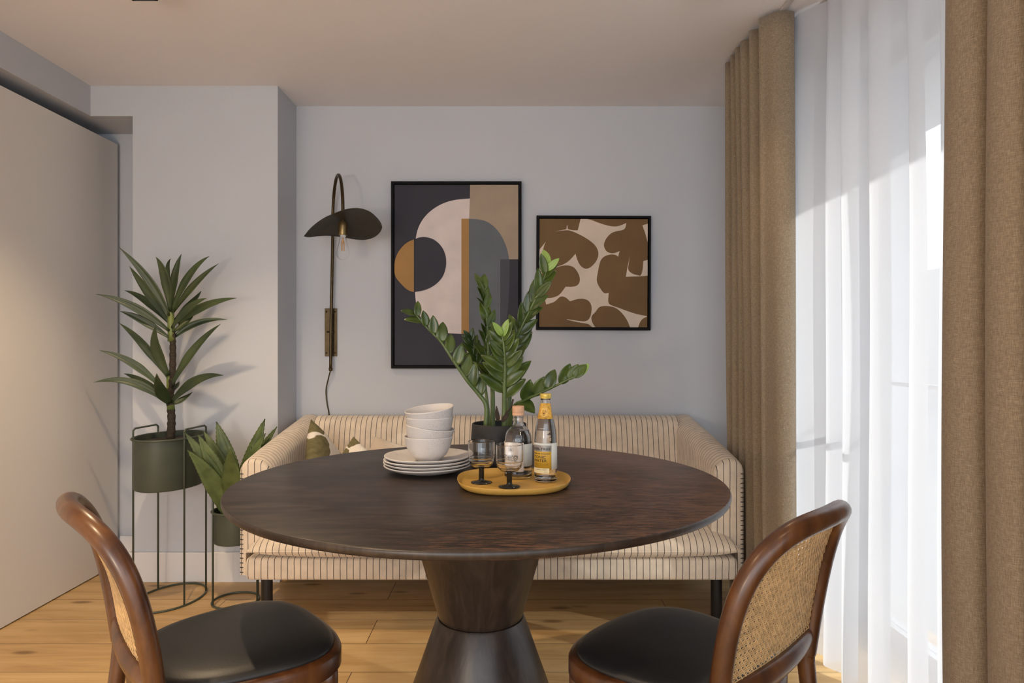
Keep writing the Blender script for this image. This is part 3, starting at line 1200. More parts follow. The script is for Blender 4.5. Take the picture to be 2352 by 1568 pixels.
def picture(label, outer, fw, depth, cdepth, layers, group, tilt=0.0):
    """outer: frame outline in photo pixels; layers: [(material, pixel outline, smooth)] painted on the canvas"""
    Y = YB - depth
    a, b = at(outer[0], outer[3], Y), at(outer[2], outer[1], Y)
    cx, cz = (a.x + b.x) / 2, (a.z + b.z) / 2
    t = thing('framed_picture', label, 'picture', (cx, YB, cz), group)
    x0, x1, z0, z1 = a.x, b.x, a.z, b.z
    fr = join(box(x0, x1, Y, YB - 0.001, z1 - fw, z1), box(x0, x1, Y, YB - 0.001, z0, z0 + fw), box(x0, x0 + fw, Y, YB - 0.001, z0 + fw, z1 - fw), box(x1 - fw, x1, Y, YB - 0.001, z0 + fw, z1 - fw),
              box(x0 + fw, x1 - fw, YB - 0.012, YB - 0.003, z0 + fw, z1 - fw))
    obj('frame', fr, 'black_frame', t, smooth=False)
    Yc = Y + cdepth
    mats, vs, fs, fm = [], [], [], []
    gp = fw + 0.004
    mats.append(layers[0][0])
    v, f = box(x0 + gp, x1 - gp, Yc, YB - 0.012, z0 + gp, z1 - gp)
    vs += v; fs += f; fm += [0] * len(f)
    for k, (mt, poly, sm) in enumerate(layers[1:]):
        if mt not in mats: mats.append(mt)
        mi = mats.index(mt)
        P = chaikin(poly) if len(poly) > 4 else [V((p[0], p[1])) for p in poly]
        W3 = [at(p.x, p.y, Yc) for p in P]
        W3 = [V((min(max(w.x, x0 + gp), x1 - gp), Yc - 0.0004 * (k + 1), min(max(w.z, z0 + gp), z1 - gp))) for w in W3]
        tr = tessellate_polygon([[V((w.x, w.z, 0)) for w in W3]])
        nb = len(vs)
        vs += W3
        for q in tr:
            A, B, C = (W3[i] for i in q)
            nrm = (B - A).cross(C - A)
            q = tuple(q) if nrm.y < 0 else tuple(reversed(q))
            fs.append(tuple(nb + i for i in q)); fm.append(mi)
    me = bpy.data.meshes.new('canvas')
    offv = OFF[t.name]
    me.from_pydata([tuple(V(w) - offv) for w in vs], [], fs)
    for m_ in mats: me.materials.append(MATS[m_])
    for p, mi in zip(me.polygons, fm): p.material_index = mi
    o = bpy.data.objects.new('canvas', me)
    o.parent = t
    COL.objects.link(o)
    if tilt: t.rotation_euler = (0, tilt, 0)
    return t


z4 = lambda P: [(640 + x / 2.6125, 360 + y / 2.6125) for x, y in P]
z5 = lambda P: [(1180 + x / 4.6105, 460 + y / 4.6118) for x, y in P]
circ_l = [(812, 497), (780, 508), (745, 535), (712, 580), (694, 635), (694, 712), (730, 758), (775, 802), (812, 812)]
circ_r = [(812, 497), (840, 484), (880, 480), (935, 495), (982, 540), (1004, 595), (1007, 650), (992, 710), (958, 755), (910, 788), (860, 805), (812, 812)]
L1 = [('paint_navy', None, 0),
      ('paint_beige', z4([(1149, 160), (1148, 250), (1143, 372), (1100, 620), (1450, 620), (1450, 160)]), 0),
      ('paint_offwhite', z4([(1148, 250), (1060, 257), (985, 278), (915, 320), (865, 372), (835, 430), (822, 490), (815, 560), (812, 700), (818, 815), (826, 890), (842, 950), (880, 1005), (935, 1040), (1000, 1058), (1097, 1062), (1097, 372), (1143, 372)]), 0),
      ('paint_offwhite', z4([(1130, 1130), (1130, 1200), (1180, 1240), (1270, 1200), (1270, 1130)]), 1),
      ('paint_gray', z4([(1142, 372), (1195, 374), (1245, 385), (1290, 415), (1330, 460), (1360, 520), (1378, 580), (1386, 640), (1388, 800), (1370, 960), (1330, 1080), (1250, 1160), (1142, 1180)]), 0),
      ('paint_navy', z4([(1330, 615), (1450, 615), (1450, 1260), (1330, 1260)]), 0),
      ('paint_slate', z4([(1330, 615), (1386, 615), (1386, 720), (1380, 880), (1366, 990), (1330, 1080)]), 0),
      ('paint_ochre', z4([(1097, 372), (1142, 372), (1142, 1062), (1097, 1062)]), 0),
      ('paint_ochre', z4(circ_l), 0), ('paint_navy', z4(circ_r), 0)]
picture('tall black framed abstract of navy, off-white and ochre shapes beside the wall lamp', (898, 416, 1198, 846), 0.0125, 0.038, 0.008, L1, 'framed abstract pictures')
main = [(705, 195), (790, 195), (900, 240), (1010, 272), (1080, 278), (1130, 265), (1190, 238), (1184, 280), (1165, 312), (1080, 326), (1030, 345), (985, 390), (955, 445), (953, 495), (982, 543), (1030, 562), (1078, 556), (1120, 535), (1105, 596), (1080, 575), (1030, 570), (970, 585), (925, 620), (905, 680), (890, 760), (875, 850), (900, 910), (950, 980), (975, 984), (1006, 978), (998, 1085), (1030, 1110), (1110, 1135), (1200, 1170), (1320, 1208), (1430, 1225), (1370, 1245), (1335, 1290), (1318, 1352), (1235, 1352), (1215, 1290), (1170, 1215), (1100, 1145), (1030, 1120), (950, 1116), (900, 1130), (870, 1180), (820, 1225), (828, 1285), (868, 1352), (840, 1352), (800, 1312), (760, 1302), (690, 1293), (565, 1264), (566, 1258), (690, 1279), (770, 1284), (812, 1243), (826, 1180), (826, 1110), (795, 1060), (740, 1040), (680, 1042), (598, 1070), (550, 1025), (500, 1015), (470, 1040), (430, 1080), (345, 1105), (330, 1050), (306, 1018), (350, 1040), (420, 1032), (480, 1007), (515, 965), (550, 915), (620, 918), (680, 902), (705, 850), (692, 785), (645, 712), (592, 690), (520, 690), (430, 718), (358, 746), (262, 800), (262, 530), (300, 490), (338, 438), (316, 490), (307, 560), (335, 640), (375, 695), (425, 712), (520, 685), (590, 640), (653, 566), (670, 625), (700, 690), (752, 728), (805, 718), (870, 655), (900, 580), (890, 520), (850, 460), (760, 395), (660, 345), (600, 322), (560, 315), (430, 332), (555, 307), (560, 265), (566, 265), (570, 305), (620, 318), (676, 318)]
L2 = [('paint_brown', None, 0), ('paint_cream', z5(main), 1),
      ('paint_cream', z5([(1360, 262), (1430, 245), (1430, 440), (1390, 345)]), 1),
      ('paint_cream', z5([(1232, 582), (1214, 680), (1209, 740), (1260, 780), (1340, 797), (1362, 760), (1372, 640), (1430, 628), (1430, 795), (1330, 803), (1188, 808), (1200, 720)]), 1)]
picture('smaller square black framed picture of brown blobs on cream, near the drape', (1232, 495, 1495, 758), 0.0115, 0.038, 0.008, L2, 'framed abstract pictures', tilt=0.004)

# ------------------------------------------------------------------ wall lamp
LY = 3.452
lampw = thing('wall_lamp', 'dark brass wall lamp with leaf-shaped shade and bare bulb, left of the pictures', 'wall lamp', (-0.93, YB, 1.18))
pa, pb = at(746, 818, YB - 0.006), at(774, 708, YB - 0.006)
pl = obj('wall_plate', box(pa.x, pb.x, YB - 0.008, YB, pa.z, pb.z), 'brass_dark', lampw, smooth=False, bevel=0.001)
for sx_ in (0.14, 0.86):
    for sz in (0.07, 0.93):
        x = pa.x + (pb.x - pa.x) * sx_
        z = pa.z + (pb.z - pa.z) * sz
        v, f = lathe([(0, 0.0035), (0.003, 0.003), (0.0045, 0), (0, 0)], (0, 0, 0), 12)
        obj('screw', ([(x + p[0], YB - 0.008 - p[2], z + p[1]) for p in v], f), 'brass_dark', pl)
SPX, SPY = -0.795, 3.185           # lamp axis
tx = at(763, 700, LY).x
arm_pts = [(tx - 0.008, LY, 0.985), (tx - 0.006, LY, 1.2), (tx - 0.001, LY, 1.45), (tx + 0.002, LY, 1.62)]
for i in range(0, 13):
    q = PI * i / 12
    arm_pts.append(((tx + 0.003 + SPX) / 2 + (tx + 0.003 - SPX) / 2 * math.cos(q), (LY + SPY) / 2 + (LY - SPY) / 2 * math.cos(q), 1.735 + 0.2 * math.sin(q)))
arm_pts += [(SPX, SPY, 1.705), (SPX, SPY, 1.672)]
obj('arm', tube(spline(arm_pts, 6), 0.0078, 14), 'brass_dark', lampw)
obj('arm_end', lathe([(0, -0.006), (0.008, -0.005), (0.0095, 0.0), (0.0095, 0.012), (0, 0.012)], (tx - 0.008, LY, 0.985), 14), 'brass_dark', lampw)
for zz in (1.10, 1.255):
    obj('bracket', tube([(tx - 0.004, LY, zz), (tx - 0.004, YB - 0.006, zz)], 0.0055, 10), 'brass_dark', lampw)
kz = at(755, 762, LY).z
obj('knob', tube([(tx - 0.026, LY - 0.002, kz), (tx + 0.004, LY - 0.002, kz)], 0.0045, 10), 'brass_dark', lampw)


TOPE = [(120, 1063), (230, 930), (400, 800), (560, 725), (720, 665), (870, 640), (980, 648), (1100, 690), (1200, 770), (1270, 860), (1290, 935)]
BOTE = [(120, 1063), (200, 1074), (330, 1058), (480, 1052), (640, 1065), (800, 1092), (930, 1112), (1060, 1110), (1180, 1070), (1262, 1000), (1290, 935)]


def interp(P, x):
    for (xa, ya), (xb, yb) in zip(P[:-1], P[1:]):
        if xa <= x <= xb: return ya + (yb - ya) * (x - xa) / (xb - xa)
    return P[-1][1]


TOPS = [(p.x, p.y) for p in spline([(x, y, 0) for x, y in TOPE], 8)]
BOTS = [(p.x, p.y) for p in spline([(x, y, 0) for x, y in BOTE], 8)]


def shade_pt(s, t):
    """bent petal: s along its length (pointed left end, round right end), t from the near rim to the far rim"""
    u = -math.cos(PI * s)
    x = 705 + 585 * u
    yt, yb = interp(TOPS, min(1290, max(120, x))), interp(BOTS, min(1290, max(120, x)))
    if abs(u) > 0.9999: yt = yb = (yt + yb) / 2
    d = 0.115 * math.sqrt(max(0, 1 - u * u)) * (1 if u > -0.2 else 1 - 0.45 * ((-u - 0.2) / 0.8))
    y = yt + (yb - yt) * t
    p = at(680 + x / 6.532, 380 + y / 6.533, SPY + d * (2 * t - 1))
    p.z += 0.016 * math.sin(PI * t) * math.sqrt(max(0, 1 - u * u))
    return p


sh_ = obj('lamp_shade', grid(shade_pt, 64, 14), 'shade_metal', lampw, solid=0.0025, soff=0)
merge(sh_, 0.0004)
soc = obj('socket', lathe([(0, 1.690), (0.012, 1.690), (0.0195, 1.680), (0.0215, 1.668), (0.0215, 1.632), (0.019, 1.623), (0, 1.623)], (SPX, SPY, 0), 28), 'brass_lite', lampw, sharp=0.9)
bulb = obj('bulb', lathe([(0.0135, 1.625), (0.014, 1.614), (0.018, 1.594), (0.026, 1.568), (0.0310, 1.546), (0.0305, 1.532), (0.025, 1.519), (0.013, 1.510), (0, 1.508)], (SPX, SPY, 0), 32), 'thin_glass', lampw, solid=0.0008)
fl = []
for q in range(4):
    a = PI / 4 + q * PI / 2
    fl.append(tube([(SPX + 0.006 * math.cos(a), SPY + 0.006 * math.sin(a), 1.598), (SPX + 0.0075 * math.cos(a), SPY + 0.0075 * math.sin(a), 1.550)], 0.0014, 6))
fl.append(tube([(SPX, SPY, 1.612), (SPX, SPY, 1.585)], 0.003, 8))
obj('filament', join(*fl), 'filament', bulb)
cb = [at(759, 850, LY - 0.0) + V((0, 0, 0.0)), at(755, 866, LY + 0.006), at(749, 895, YB - 0.012), at(751, 925, YB - 0.008), at(756, 955, YB - 0.006), at(757, 1010, YB - 0.005)]
cb[0] = V((tx - 0.008, LY, 0.984))
obj('cord', tube(spline(cb, 8), 0.0032, 8), 'brass_dark', lampw)


# ------------------------------------------------------------------ plants
def leaf_strip(base, ctrl, tip, w, up=(0, 0, 1), n=14, fold=0.25, prof=None, tooth=0.0, twist=0.0, roundtip=False):
    B, C, T = V(base), V(ctrl), V(tip)
    vs, fs = [], []
    for i in range(n + 1):
        t = i / n
        p = B * (1 - t) ** 2 + C * 2 * t * (1 - t) + T * t * t
        d = ((C - B) * (1 - t) + (T - C) * t).normalized()
        s = d.cross(V(up))
        if s.length < 1e-3: s = V((1, 0, 0))
        s.normalize()
        if twist: s = Quaternion(d, twist * t) @ s
        nn = s.cross(d).normalized()
        ww = w * (prof(t) if prof else math.sin(PI * min(1, (t * 0.93 + 0.07)) ** 0.75) ** 0.8)
        tt = tooth if (tooth and i % 2 and 0.08 < t < 0.97) else 0
        ww = max(ww, 0.0006)
        for k, (a, f) in enumerate(((-1, 1), (-0.5, 0.25), (0, 0), (0.5, 0.25), (1, 1))):
            vs.append(p + s * (a * (ww / 2 + (tt if abs(a) == 1 else 0))) + nn * (fold * ww * f))
    for i in range(n):
        for k in range(4):
            a = i * 5 + k
            fs.append((a, a + 1, a + 6, a + 5))
    return vs, fs


# --- tall planter with yucca
PX, PY = -1.508, 3.000
EA, EB, ER = 0.133, 0.178, math.radians(-6)


def oval(k, z, n=64, c=(PX, PY), a=EA, b=EB, rot=ER):
    out = []
    for i in range(n):
        q = 2 * PI * i / n
        x, y = a * k * math.cos(q), b * k * math.sin(q)
        out.append((c[0] + x * math.cos(rot) - y * math.sin(rot), c[1] + x * math.sin(rot) + y * math.cos(rot), z))
    return out


def oval_pt(q, z, **kw):
    c = kw.get('c', (PX, PY)); a = kw.get('a', EA); b = kw.get('b', EB); rot = kw.get('rot', ER)
    x, y = a * math.cos(q), b * math.sin(q)
    return V((c[0] + x * math.cos(rot) - y * math.sin(rot), c[1] + x * math.sin(rot) + y * math.cos(rot), z))


def planter(t, zr, zb, zh, qs, rr, **kw):
    """wire stand: floor ring, rim ring, four posts paired by two handles, and the oval pot"""
    k = kw
    obj('floor_ring', tube(oval(1.0, 0.0045, **k), 0.0045, 8, closed=True), 'planter_green', t)
    obj('rim_ring', tube(oval(1.0, zr, **k), 0.0045, 8, closed=True), 'planter_green', t)
    for qa, qb in (qs[:2], qs[2:]):
        A, B = oval_pt(qa, 0, **k), oval_pt(qb, 0, **k)
        pts = [V((A.x, A.y, 0.006)), V((A.x, A.y, zr)), V((A.x, A.y, zh - 0.02))]
        pts += [V((A.x, A.y, zh - 0.008)) , A.lerp(B, 0.08) + V((0, 0, zh)), A.lerp(B, 0.92) + V((0, 0, zh)), V((B.x, B.y, zh - 0.008))]
        pts += [V((B.x, B.y, zh - 0.02)), V((B.x, B.y, zr)), V((B.x, B.y, 0.006))]
        obj('post', tube(pts, 0.0042, 8), 'planter_green', t)
    f = rr
    rings = [oval(f - 0.04, zb, **k), oval(f - 0.01, zb + 0.002, **k), oval(f, zb + 0.006, **k), oval(f, zr + 0.003, **k), oval(f - 0.015, zr + 0.003, **k), oval(f - 0.02, zb + 0.02, **k)]
    pot = obj('pot', loft(rings), 'planter_green', t, sharp=0.9)
    obj('soil', loft([oval(f - 0.018, zr - 0.05, **k), oval(f - 0.018, zr - 0.022, **k), oval(0.5, zr - 0.012, **k)]), 'soil', pot)


yc = thing('potted_yucca', 'yucca with two tiers of sword leaves in a tall dark green wire-stand planter', 'potted plant', (PX, PY, 0))
planter(yc, 0.713, 0.497, 0.752, (math.radians(205), math.radians(150), math.radians(-28), math.radians(28)), 0.955)
Z2 = lambda x, y: (180 + x / 3.734, 540 + y / 3.734)
tr_pts = [at(392, 1010, PY), at(394, 960, PY), at(391, 915, PY), at(396, 860, PY), at(397, 800, PY), at(396, 760, PY)]
tp = spline(tr_pts, 8)
vs, fs = tube(tp, lambda u: (0.0175 - 0.0055 * u) * (1 + 0.10 * math.sin(u * 95)), 16)
obj('trunk', (vs, fs), 'bark', yc)


def yucca_tier(name, leaves, core):
    parts = []
    for tx_, ty_, bx_, by_, qx, qy, dy, w in leaves:
        T = at(*Z2(tx_, ty_), PY + dy)
        B = at(*Z2(793 + (bx_ - 793) * 0.45 if abs(bx_ - 793) < 60 else bx_, by_), PY + max(-0.014, min(0.014, dy * 0.2)))
        C = at(*Z2(qx, qy), PY + dy * 0.6)
        parts.append(leaf_strip(B, C, T, w * 0.88, n=18, fold=0.20, up=(random.uniform(-0.25, 0.25), -0.95, 0.3),
                                prof=lambda t: min(1, 0.32 + 1.9 * t) if t < 0.36 else max(0, 1 - ((t - 0.36) / 0.64) ** 1.7)))
    cl = obj(name, join(*parts), 'yucca_leaf', yc, solid=0.0016)
    obj('sheath', tube(core, lambda u: 0.0165 - 0.004 * u, 12), 'yucca_core', cl)


Y2 = lambda x, y, dp=0.0: at(*Z2(x, y), PY + dp)
yucca_tier('leaf_tier', [
    (345, 100, 765, 690, 640, 360, -0.10, 0.044), (437, 265, 768, 745, 560, 430, 0.02, 0.044), (395, 475, 764, 755, 560, 505, 0.06, 0.036), (148, 505, 765, 820, 480, 560, -0.12, 0.042),
    (355, 652, 768, 880, 520, 690, -0.06, 0.040), (663, 185, 785, 650, 770, 300, -0.10, 0.050), (790, 200, 790, 450, 745, 260, 0.08, 0.026), (885, 160, 808, 620, 825, 300, 0.04, 0.042),
    (1125, 180, 812, 660, 960, 280, -0.10, 0.050), (1203, 243, 850, 660, 1000, 390, 0.08, 0.040), (1052, 478, 850, 740, 990, 590, 0.10, 0.044), (1100, 540, 815, 800, 960, 590, -0.14, 0.050),
    (1360, 538, 860, 760, 1080, 570, -0.04, 0.046), (1278, 722, 815, 895, 1000, 705, 0.05, 0.036), (985, 690, 840, 830, 930, 760, 0.06, 0.034)],
    [Y2(800, 910), Y2(798, 840), Y2(794, 740), Y2(792, 620)])
yucca_tier('leaf_tier', [
    (345, 750, 735, 1215, 560, 890, 0.03, 0.042), (668, 765, 752, 1200, 625, 960, -0.10, 0.056), (178, 988, 700, 1295, 470, 1045, -0.10, 0.040), (390, 1185, 742, 1410, 540, 1225, 0.08, 0.038),
    (130, 1262, 755, 1445, 480, 1175, -0.12, 0.042), (672, 1182, 772, 1440, 690, 1330, -0.14, 0.062), (1222, 760, 800, 1300, 1000, 930, -0.05, 0.052), (1248, 1202, 812, 1430, 1010, 1180, -0.10, 0.050), (862, 1252, 808, 1340, 850, 1300, 0.08, 0.034), (975, 1345, 815, 1450, 900, 1420, 0.06, 0.03)],
    [Y2(795, 1500), Y2(790, 1430), Y2(786, 1330), Y2(782, 1200)])

# --- small planter with agave
AX, AY = -1.205, 2.965
kw = dict(c=(AX, AY), a=0.096, b=0.098, rot=0.0)
ag = thing('potted_agave', 'agave with broad toothed leaves in a short dark green planter beside the sofa arm', 'potted plant', (AX, AY, 0))
planter(ag, 0.397, 0.262, 0.456, (math.radians(222), math.radians(185), math.radians(-5), math.radians(42)), 0.93, **kw)


def agave_prof(t):
    return (0.62 + 0.38 * math.sin(PI * min(1, t / 0.45) * 0.5)) if t < 0.45 else max(0, 1 - ((t - 0.45) / 0.55) ** 1.5)


Z3 = lambda x, y: (200 + x / 3.135, 920 + y / 3.135)
for tx_, ty_, dy, w, bow in [(700, 225, -0.115, 0.060, -0.03), (798, 245, -0.10, 0.072, -0.02), (722, 355, -0.14, 0.066, -0.035), (835, 215, 0.03, 0.060, -0.02), (930, 150, 0.06, 0.080, -0.01),
                        (1280, 130, 0.08, 0.078, 0.02), (1283, 235, -0.07, 0.064, 0.03), (1367, 186, 0.155, 0.050, -0.06), (1030, 345, -0.15, 0.088, 0.005), (1180, 330, 0.02, 0.07, 0.01)]:
    px, py = Z3(tx_, ty_)
    T = at(px, py, AY + dy)
    B = V((AX + 0.02 * (1 if T.x > AX else -1), AY + (0.03 if dy > 0 else -0.03), 0.385))
    d = T - B
    C = B + d * 0.45 + V((-d.x * 0.28 + bow * 0.3, 0.0, 0.03))
    out = (V((T.x, T.y, 0)) - V((AX, AY, 0)))
    out = out.normalized() if out.length > 0.01 else V((0, -1, 0))
    obj('leaf', leaf_strip(B, C, T, w * 1.08, n=44, fold=0.14, up=(-0.25 * out.x, -1.0, 0.35), prof=agave_prof, tooth=0.0024), 'agave_leaf', ag, solid=0.006, soff=0)

# --- pot plant on the table
GX, GY, GZ = -0.043, 2.070, TZ
zp = thing('potted_zz_plant', 'glossy zamioculcas plant in a matt black pot on the round table', 'potted plant', (GX, GY, GZ))
pot = obj('pot', lathe([(0, 0.0), (0.076, 0.0), (0.082, 0.004), (0.0865, 0.03), (0.0855, 0.08), (0.0825, 0.125), (0.080, 0.127), (0.0775, 0.125), (0.080, 0.04), (0, 0.04)], (GX, GY, GZ), 56), 'pot_black', zp, sharp=0.9)
obj('soil', lathe([(0.0775, 0.09), (0.0785, 0.100), (0.05, 0.108), (0, 0.11)], (GX, GY, GZ), 32), 'soil', pot)
Z6 = lambda x, y: (920 + x / 3.5636, 560 + y / 3.5636)


def leaflet(base, direction, normal, ln, w, n=8, curl=0.1):
    d = V(direction).normalized()
    nn = V(normal)
    nn = (nn - d * nn.dot(d)).normalized()
    tip = V(base) + d * ln - nn * ln * curl * 0.6
    ctrl = V(base) + d * ln * 0.5 + nn * ln * curl * 0.5
    s = nn.cross(d)
    return leaf_strip(base, ctrl, tip, w, up=tuple(nn), n=n, fold=0.16, prof=lambda t: max(0.02, math.sin(PI * (0.04 + 0.96 * t) ** 0.82)) ** 0.72)


def frond(pts, depths, r0, r1, t0, n, ln, w, angs, nrm, bias=(1, 1), young=0.0, seed=1):
    """arching stem with leaflets in two rows; pts are zoom pixels"""
    rnd = random.Random(seed)
    P = [at(*Z6(x, y), dp) for (x, y), dp in zip(pts, depths)]
    P[0].z = min(P[0].z, GZ + 0.125)
    low = P[0].copy()
    low.z = GZ + 0.085
    sp = spline([low] + P, 8)
    fr = obj('frond', tube(sp, lambda u: r0 + (r1 - r0) * u, 10), 'zz_stem', zp)
    m = len(sp)
    grown, fresh = [], []
    N_ = V(nrm).normalized()
    for i in range(n):
        u = t0 + (1 - t0) * (i / (n - 1)) * 0.97
        for sd in (-1, 1):
            if rnd.random() > bias[0 if sd < 0 else 1]: continue
            uu = min(1.0, u + (0.5 / n * (1 - t0) if sd > 0 else 0) + rnd.uniform(-0.006, 0.006))
            f = uu * (m - 1)
            k = min(m - 2, int(f))
            p = sp[k].lerp(sp[k + 1], f - k)
            T = (sp[min(m - 1, k + 2)] - sp[max(0, k - 1)]).normalized()
            side = T.cross(N_).normalized() * (-sd)
            tt = i / (n - 1)
            a = math.radians(angs[0] + (angs[1] - angs[0]) * tt + rnd.uniform(-7, 7))
            d = T * math.cos(a) + side * math.sin(a) + N_ * rnd.uniform(-0.22, 0.30)
            nn = N_ + side * rnd.uniform(-0.7, 0.25) + T * 0.1
            l = (ln[0] + (ln[1] - ln[0]) * tt) * rnd.uniform(0.9, 1.1)
            (fresh if (young and tt > 1 - young) else grown).append(leaflet(p, d, nn, l, l * w * rnd.uniform(0.9, 1.08), curl=rnd.uniform(-0.05, 0.25)))
    if grown: obj('leaflets', join(*grown), 'zz_leaf', fr, solid=0.0010)
    if fresh: obj('young_leaflets', join(*fresh), 'zz_young', fr, solid=0.0010)


frond([(700, 1440), (700, 1320), (640, 1230), (540, 1110), (430, 950), (330, 800), (230, 700), (125, 580)], [2.05, 2.05, 2.05, 2.04, 2.03, 2.03, 2.03, 2.03], 0.0085, 0.0022, 0.36, 9, (0.076, 0.050), 0.52, (50, 36), (0.1, -0.95, 0.3), (1.0, 0.25), seed=3)
frond([(755, 1450), (752, 1180), (720, 950), (705, 650), (670, 370)], [2.10, 2.12, 2.15, 2.17, 2.18], 0.0095, 0.0025, 0.42, 12, (0.076, 0.055), 0.48, (26, 14), (0.6, -0.75, 0.1), (1, 1), seed=5)
frond([(850, 1440), (850, 1200), (855, 1000), (846, 850), (832, 750)], [2.02, 2.01, 2.0, 1.99, 1.985], 0.0095, 0.0028, 0.36, 9, (0.086, 0.055), 0.44, (56, 24), (0.1, -0.98, 0.15), (1, 1), young=0.10, seed=8)
frond([(880, 1440), (892, 1250), (900, 1000), (925, 835), (1000, 660), (1090, 480), (1160, 320), (1205, 190)], [2.07, 2.07, 2.07, 2.07, 2.06, 2.05, 2.05, 2.05], 0.0085, 0.0020, 0.30, 11, (0.094, 0.058), 0.42, (34, 24), (-0.1, -0.97, 0.2), (1, 0.9), young=0.07, seed=11)
frond([(895, 1420), (930, 1330), (1000, 1285), (1130, 1225), (1290, 1150), (1390, 1100), (1440, 1080)], [2.06, 2.05, 2.03, 2.0, 1.98, 1.97, 1.97], 0.0070, 0.0022, 0.40, 7, (0.072, 0.048), 0.58, (48, 25), (-0.05, -0.95, 0.3), (0.25, 1.0), young=0.08, seed=14)
frond([(725, 1450), (690, 1150), (640, 1000), (600, 900), (570, 790)], [2.13, 2.15, 2.16, 2.17, 2.17], 0.0060, 0.0020, 0.50, 5, (0.062, 0.045), 0.48, (46, 30), (0.3, -0.9, 0.3), (1, 1), seed=17)
dl = []
dl.append(leaf_strip(at(*Z6(800, 1450), 2.05), at(*Z6(790, 1400), 2.05), at(*Z6(785, 1325), 2.05), 0.012, up=(0, -1, 0.2)))
dl.append(tube(spline([at(*Z6(850, 1450), 2.02), at(*Z6(860, 1390), 2.01), at(*Z6(900, 1345), 2.01), at(*Z6(922, 1270), 2.01)], 6), 0.0028, 6))
dl.append(leaf_strip(at(*Z6(830, 1455), 2.01), at(*Z6(870, 1400), 2.01), at(*Z6(885, 1385), 2.01), 0.014, up=(0, -1, 0.2)))
obj('dry_sheath', join(*dl), 'dry_leaf', zp, solid=0.0012)

# ------------------------------------------------------------------ plates and bowls
CX, CY = -0.245, 1.955


def dish(prof, wob, seed, n=72):
    """lathe whose rim wobbles a little like hand-made ware; prof goes outside up, inside down"""
    rnd = random.Random(seed)
    ph = [rnd.uniform(0, 6.28) for _ in range(3)]
    v, f = lathe(prof, (0, 0, 0), n)
    rm = max(p[0] for p in prof)
    out = []
    for x, y, z in v:
        r = math.hypot(x, y)
        a = math.atan2(y, x)
        k = 1 + wob * (r / rm) ** 2 * (math.sin(2 * a + ph[0]) + 0.5 * math.sin(5 * a + ph[1]))
        out.append((x * k, y * k, z + wob * 0.35 * (r / rm) ** 3 * rm * math.sin(3 * a + ph[2])))
    return out, f


pprof = [(0, 0), (0.060, 0), (0.066, 0.0015), (0.095, 0.008), (0.117, 0.0165), (0.1235, 0.0200), (0.125, 0.0220), (0.1240, 0.0236), (0.121, 0.0232), (0.112, 0.0200), (0.092, 0.0120), (0.066, 0.0062), (0, 0.0052)]
pl_lab = ['speckled cream dinner plate at the bottom of the stack, resting on the table', 'speckled cream dinner plate second from the bottom of the stack', 'speckled cream dinner plate third from the bottom, just under the top one', 'speckled cream dinner plate on top of the stack, directly under the bowls']
z = TZ
for k in range(4):
    v, f = dish(pprof, 0.008, 20 + k)
    o = obj('dinner_plate', ([(x + CX + 0.002 * math.sin(3 * k), y + CY + 0.002 * math.cos(2 * k), q + z) for x, y, q in v], f), 'ceramic', None, origin=(CX, CY, z))
    tag(o, pl_lab[k], 'plate', 'stacked dinner plates')
    z += 0.0090
ztop = z - 0.0090 + 0.0052
bprof = [(0, 0), (0.026, 0), (0.032, 0.002), (0.050, 0.018), (0.063, 0.042), (0.0690, 0.068), (0.0698, 0.0705), (0.0686, 0.0717), (0.0667, 0.0700), (0.0605, 0.044), (0.048, 0.021), (0.030, 0.0062), (0, 0.0050)]
b_lab = ['speckled cream bowl at the bottom of the bowls, standing on the top plate', 'speckled cream bowl second from the bottom, its rim dipping to the right', 'speckled cream bowl third from the bottom of the stacked bowls', 'speckled cream bowl on top of the stack, tilted with its inside showing']
bz = [ztop + 0.0005, ztop + 0.0285, ztop + 0.0545, ztop + 0.0800]
bt_ = [(0.0, 0.0), (0.02, 0.135), (-0.02, -0.015), (0.09, -0.105)]
bdx = [0.003, 0.002, 0.006, 0.010]
for k in range(4):
    v, f = dish(bprof, 0.012, 40 + k)
    R = Matrix.Rotation(bt_[k][0], 3, 'X') @ Matrix.Rotation(bt_[k][1], 3, 'Y')
    o = obj('bowl', ([V((CX + bdx[k], CY - 0.005, bz[k])) + R @ V((p[0], p[1], p[2] - 0.03)) + V((0, 0, 0.03)) for p in v], f), 'ceramic', None, origin=(CX, CY, bz[k]))
    tag(o, b_lab[k], 'bowl', 'stacked bowls')

# ------------------------------------------------------------------ tray
RX, RY = 0.000, 1.778


def tray_ring(d, z, n=96):
    out = []
    for i in range(n):
        a = 2 * PI * i / n
        c, q = math.cos(a), math.sin(a)
        e = 2.55
        r = 1 / (abs(c) ** e + abs(q) ** e) ** (1 / e)
        r *= 0.146 * (1 + 0.022 * math.sin(3 * a + 0.6) + 0.012 * math.sin(2 * a + 2.0))
        out.append((RX + (r - d) * c * 1.0, RY + (r - d) * q * 0.985, z))
    return out


tr_r = [tray_ring(0.035, TZ), tray_ring(0.014, TZ + 0.0008), tray_ring(0.006, TZ + 0.006), tray_ring(0.0, TZ + 0.0175), tray_ring(0.0006, TZ + 0.0185), tray_ring(0.0022, TZ + 0.0178), tray_ring(0.0085, TZ + 0.0070), tray_ring(0.016, TZ + 0.0034), tray_ring(0.05, TZ + 0.0026), tray_ring(0.12, TZ + 0.0026)]
ty = obj('serving_tray', loft(tr_r), 'tray_yellow', None, origin=(RX, RY, TZ), sharp=1.2)
tag(ty, 'mustard yellow tray with rounded corners holding the glasses and bottles', 'tray')
TS = TZ + 0.0030

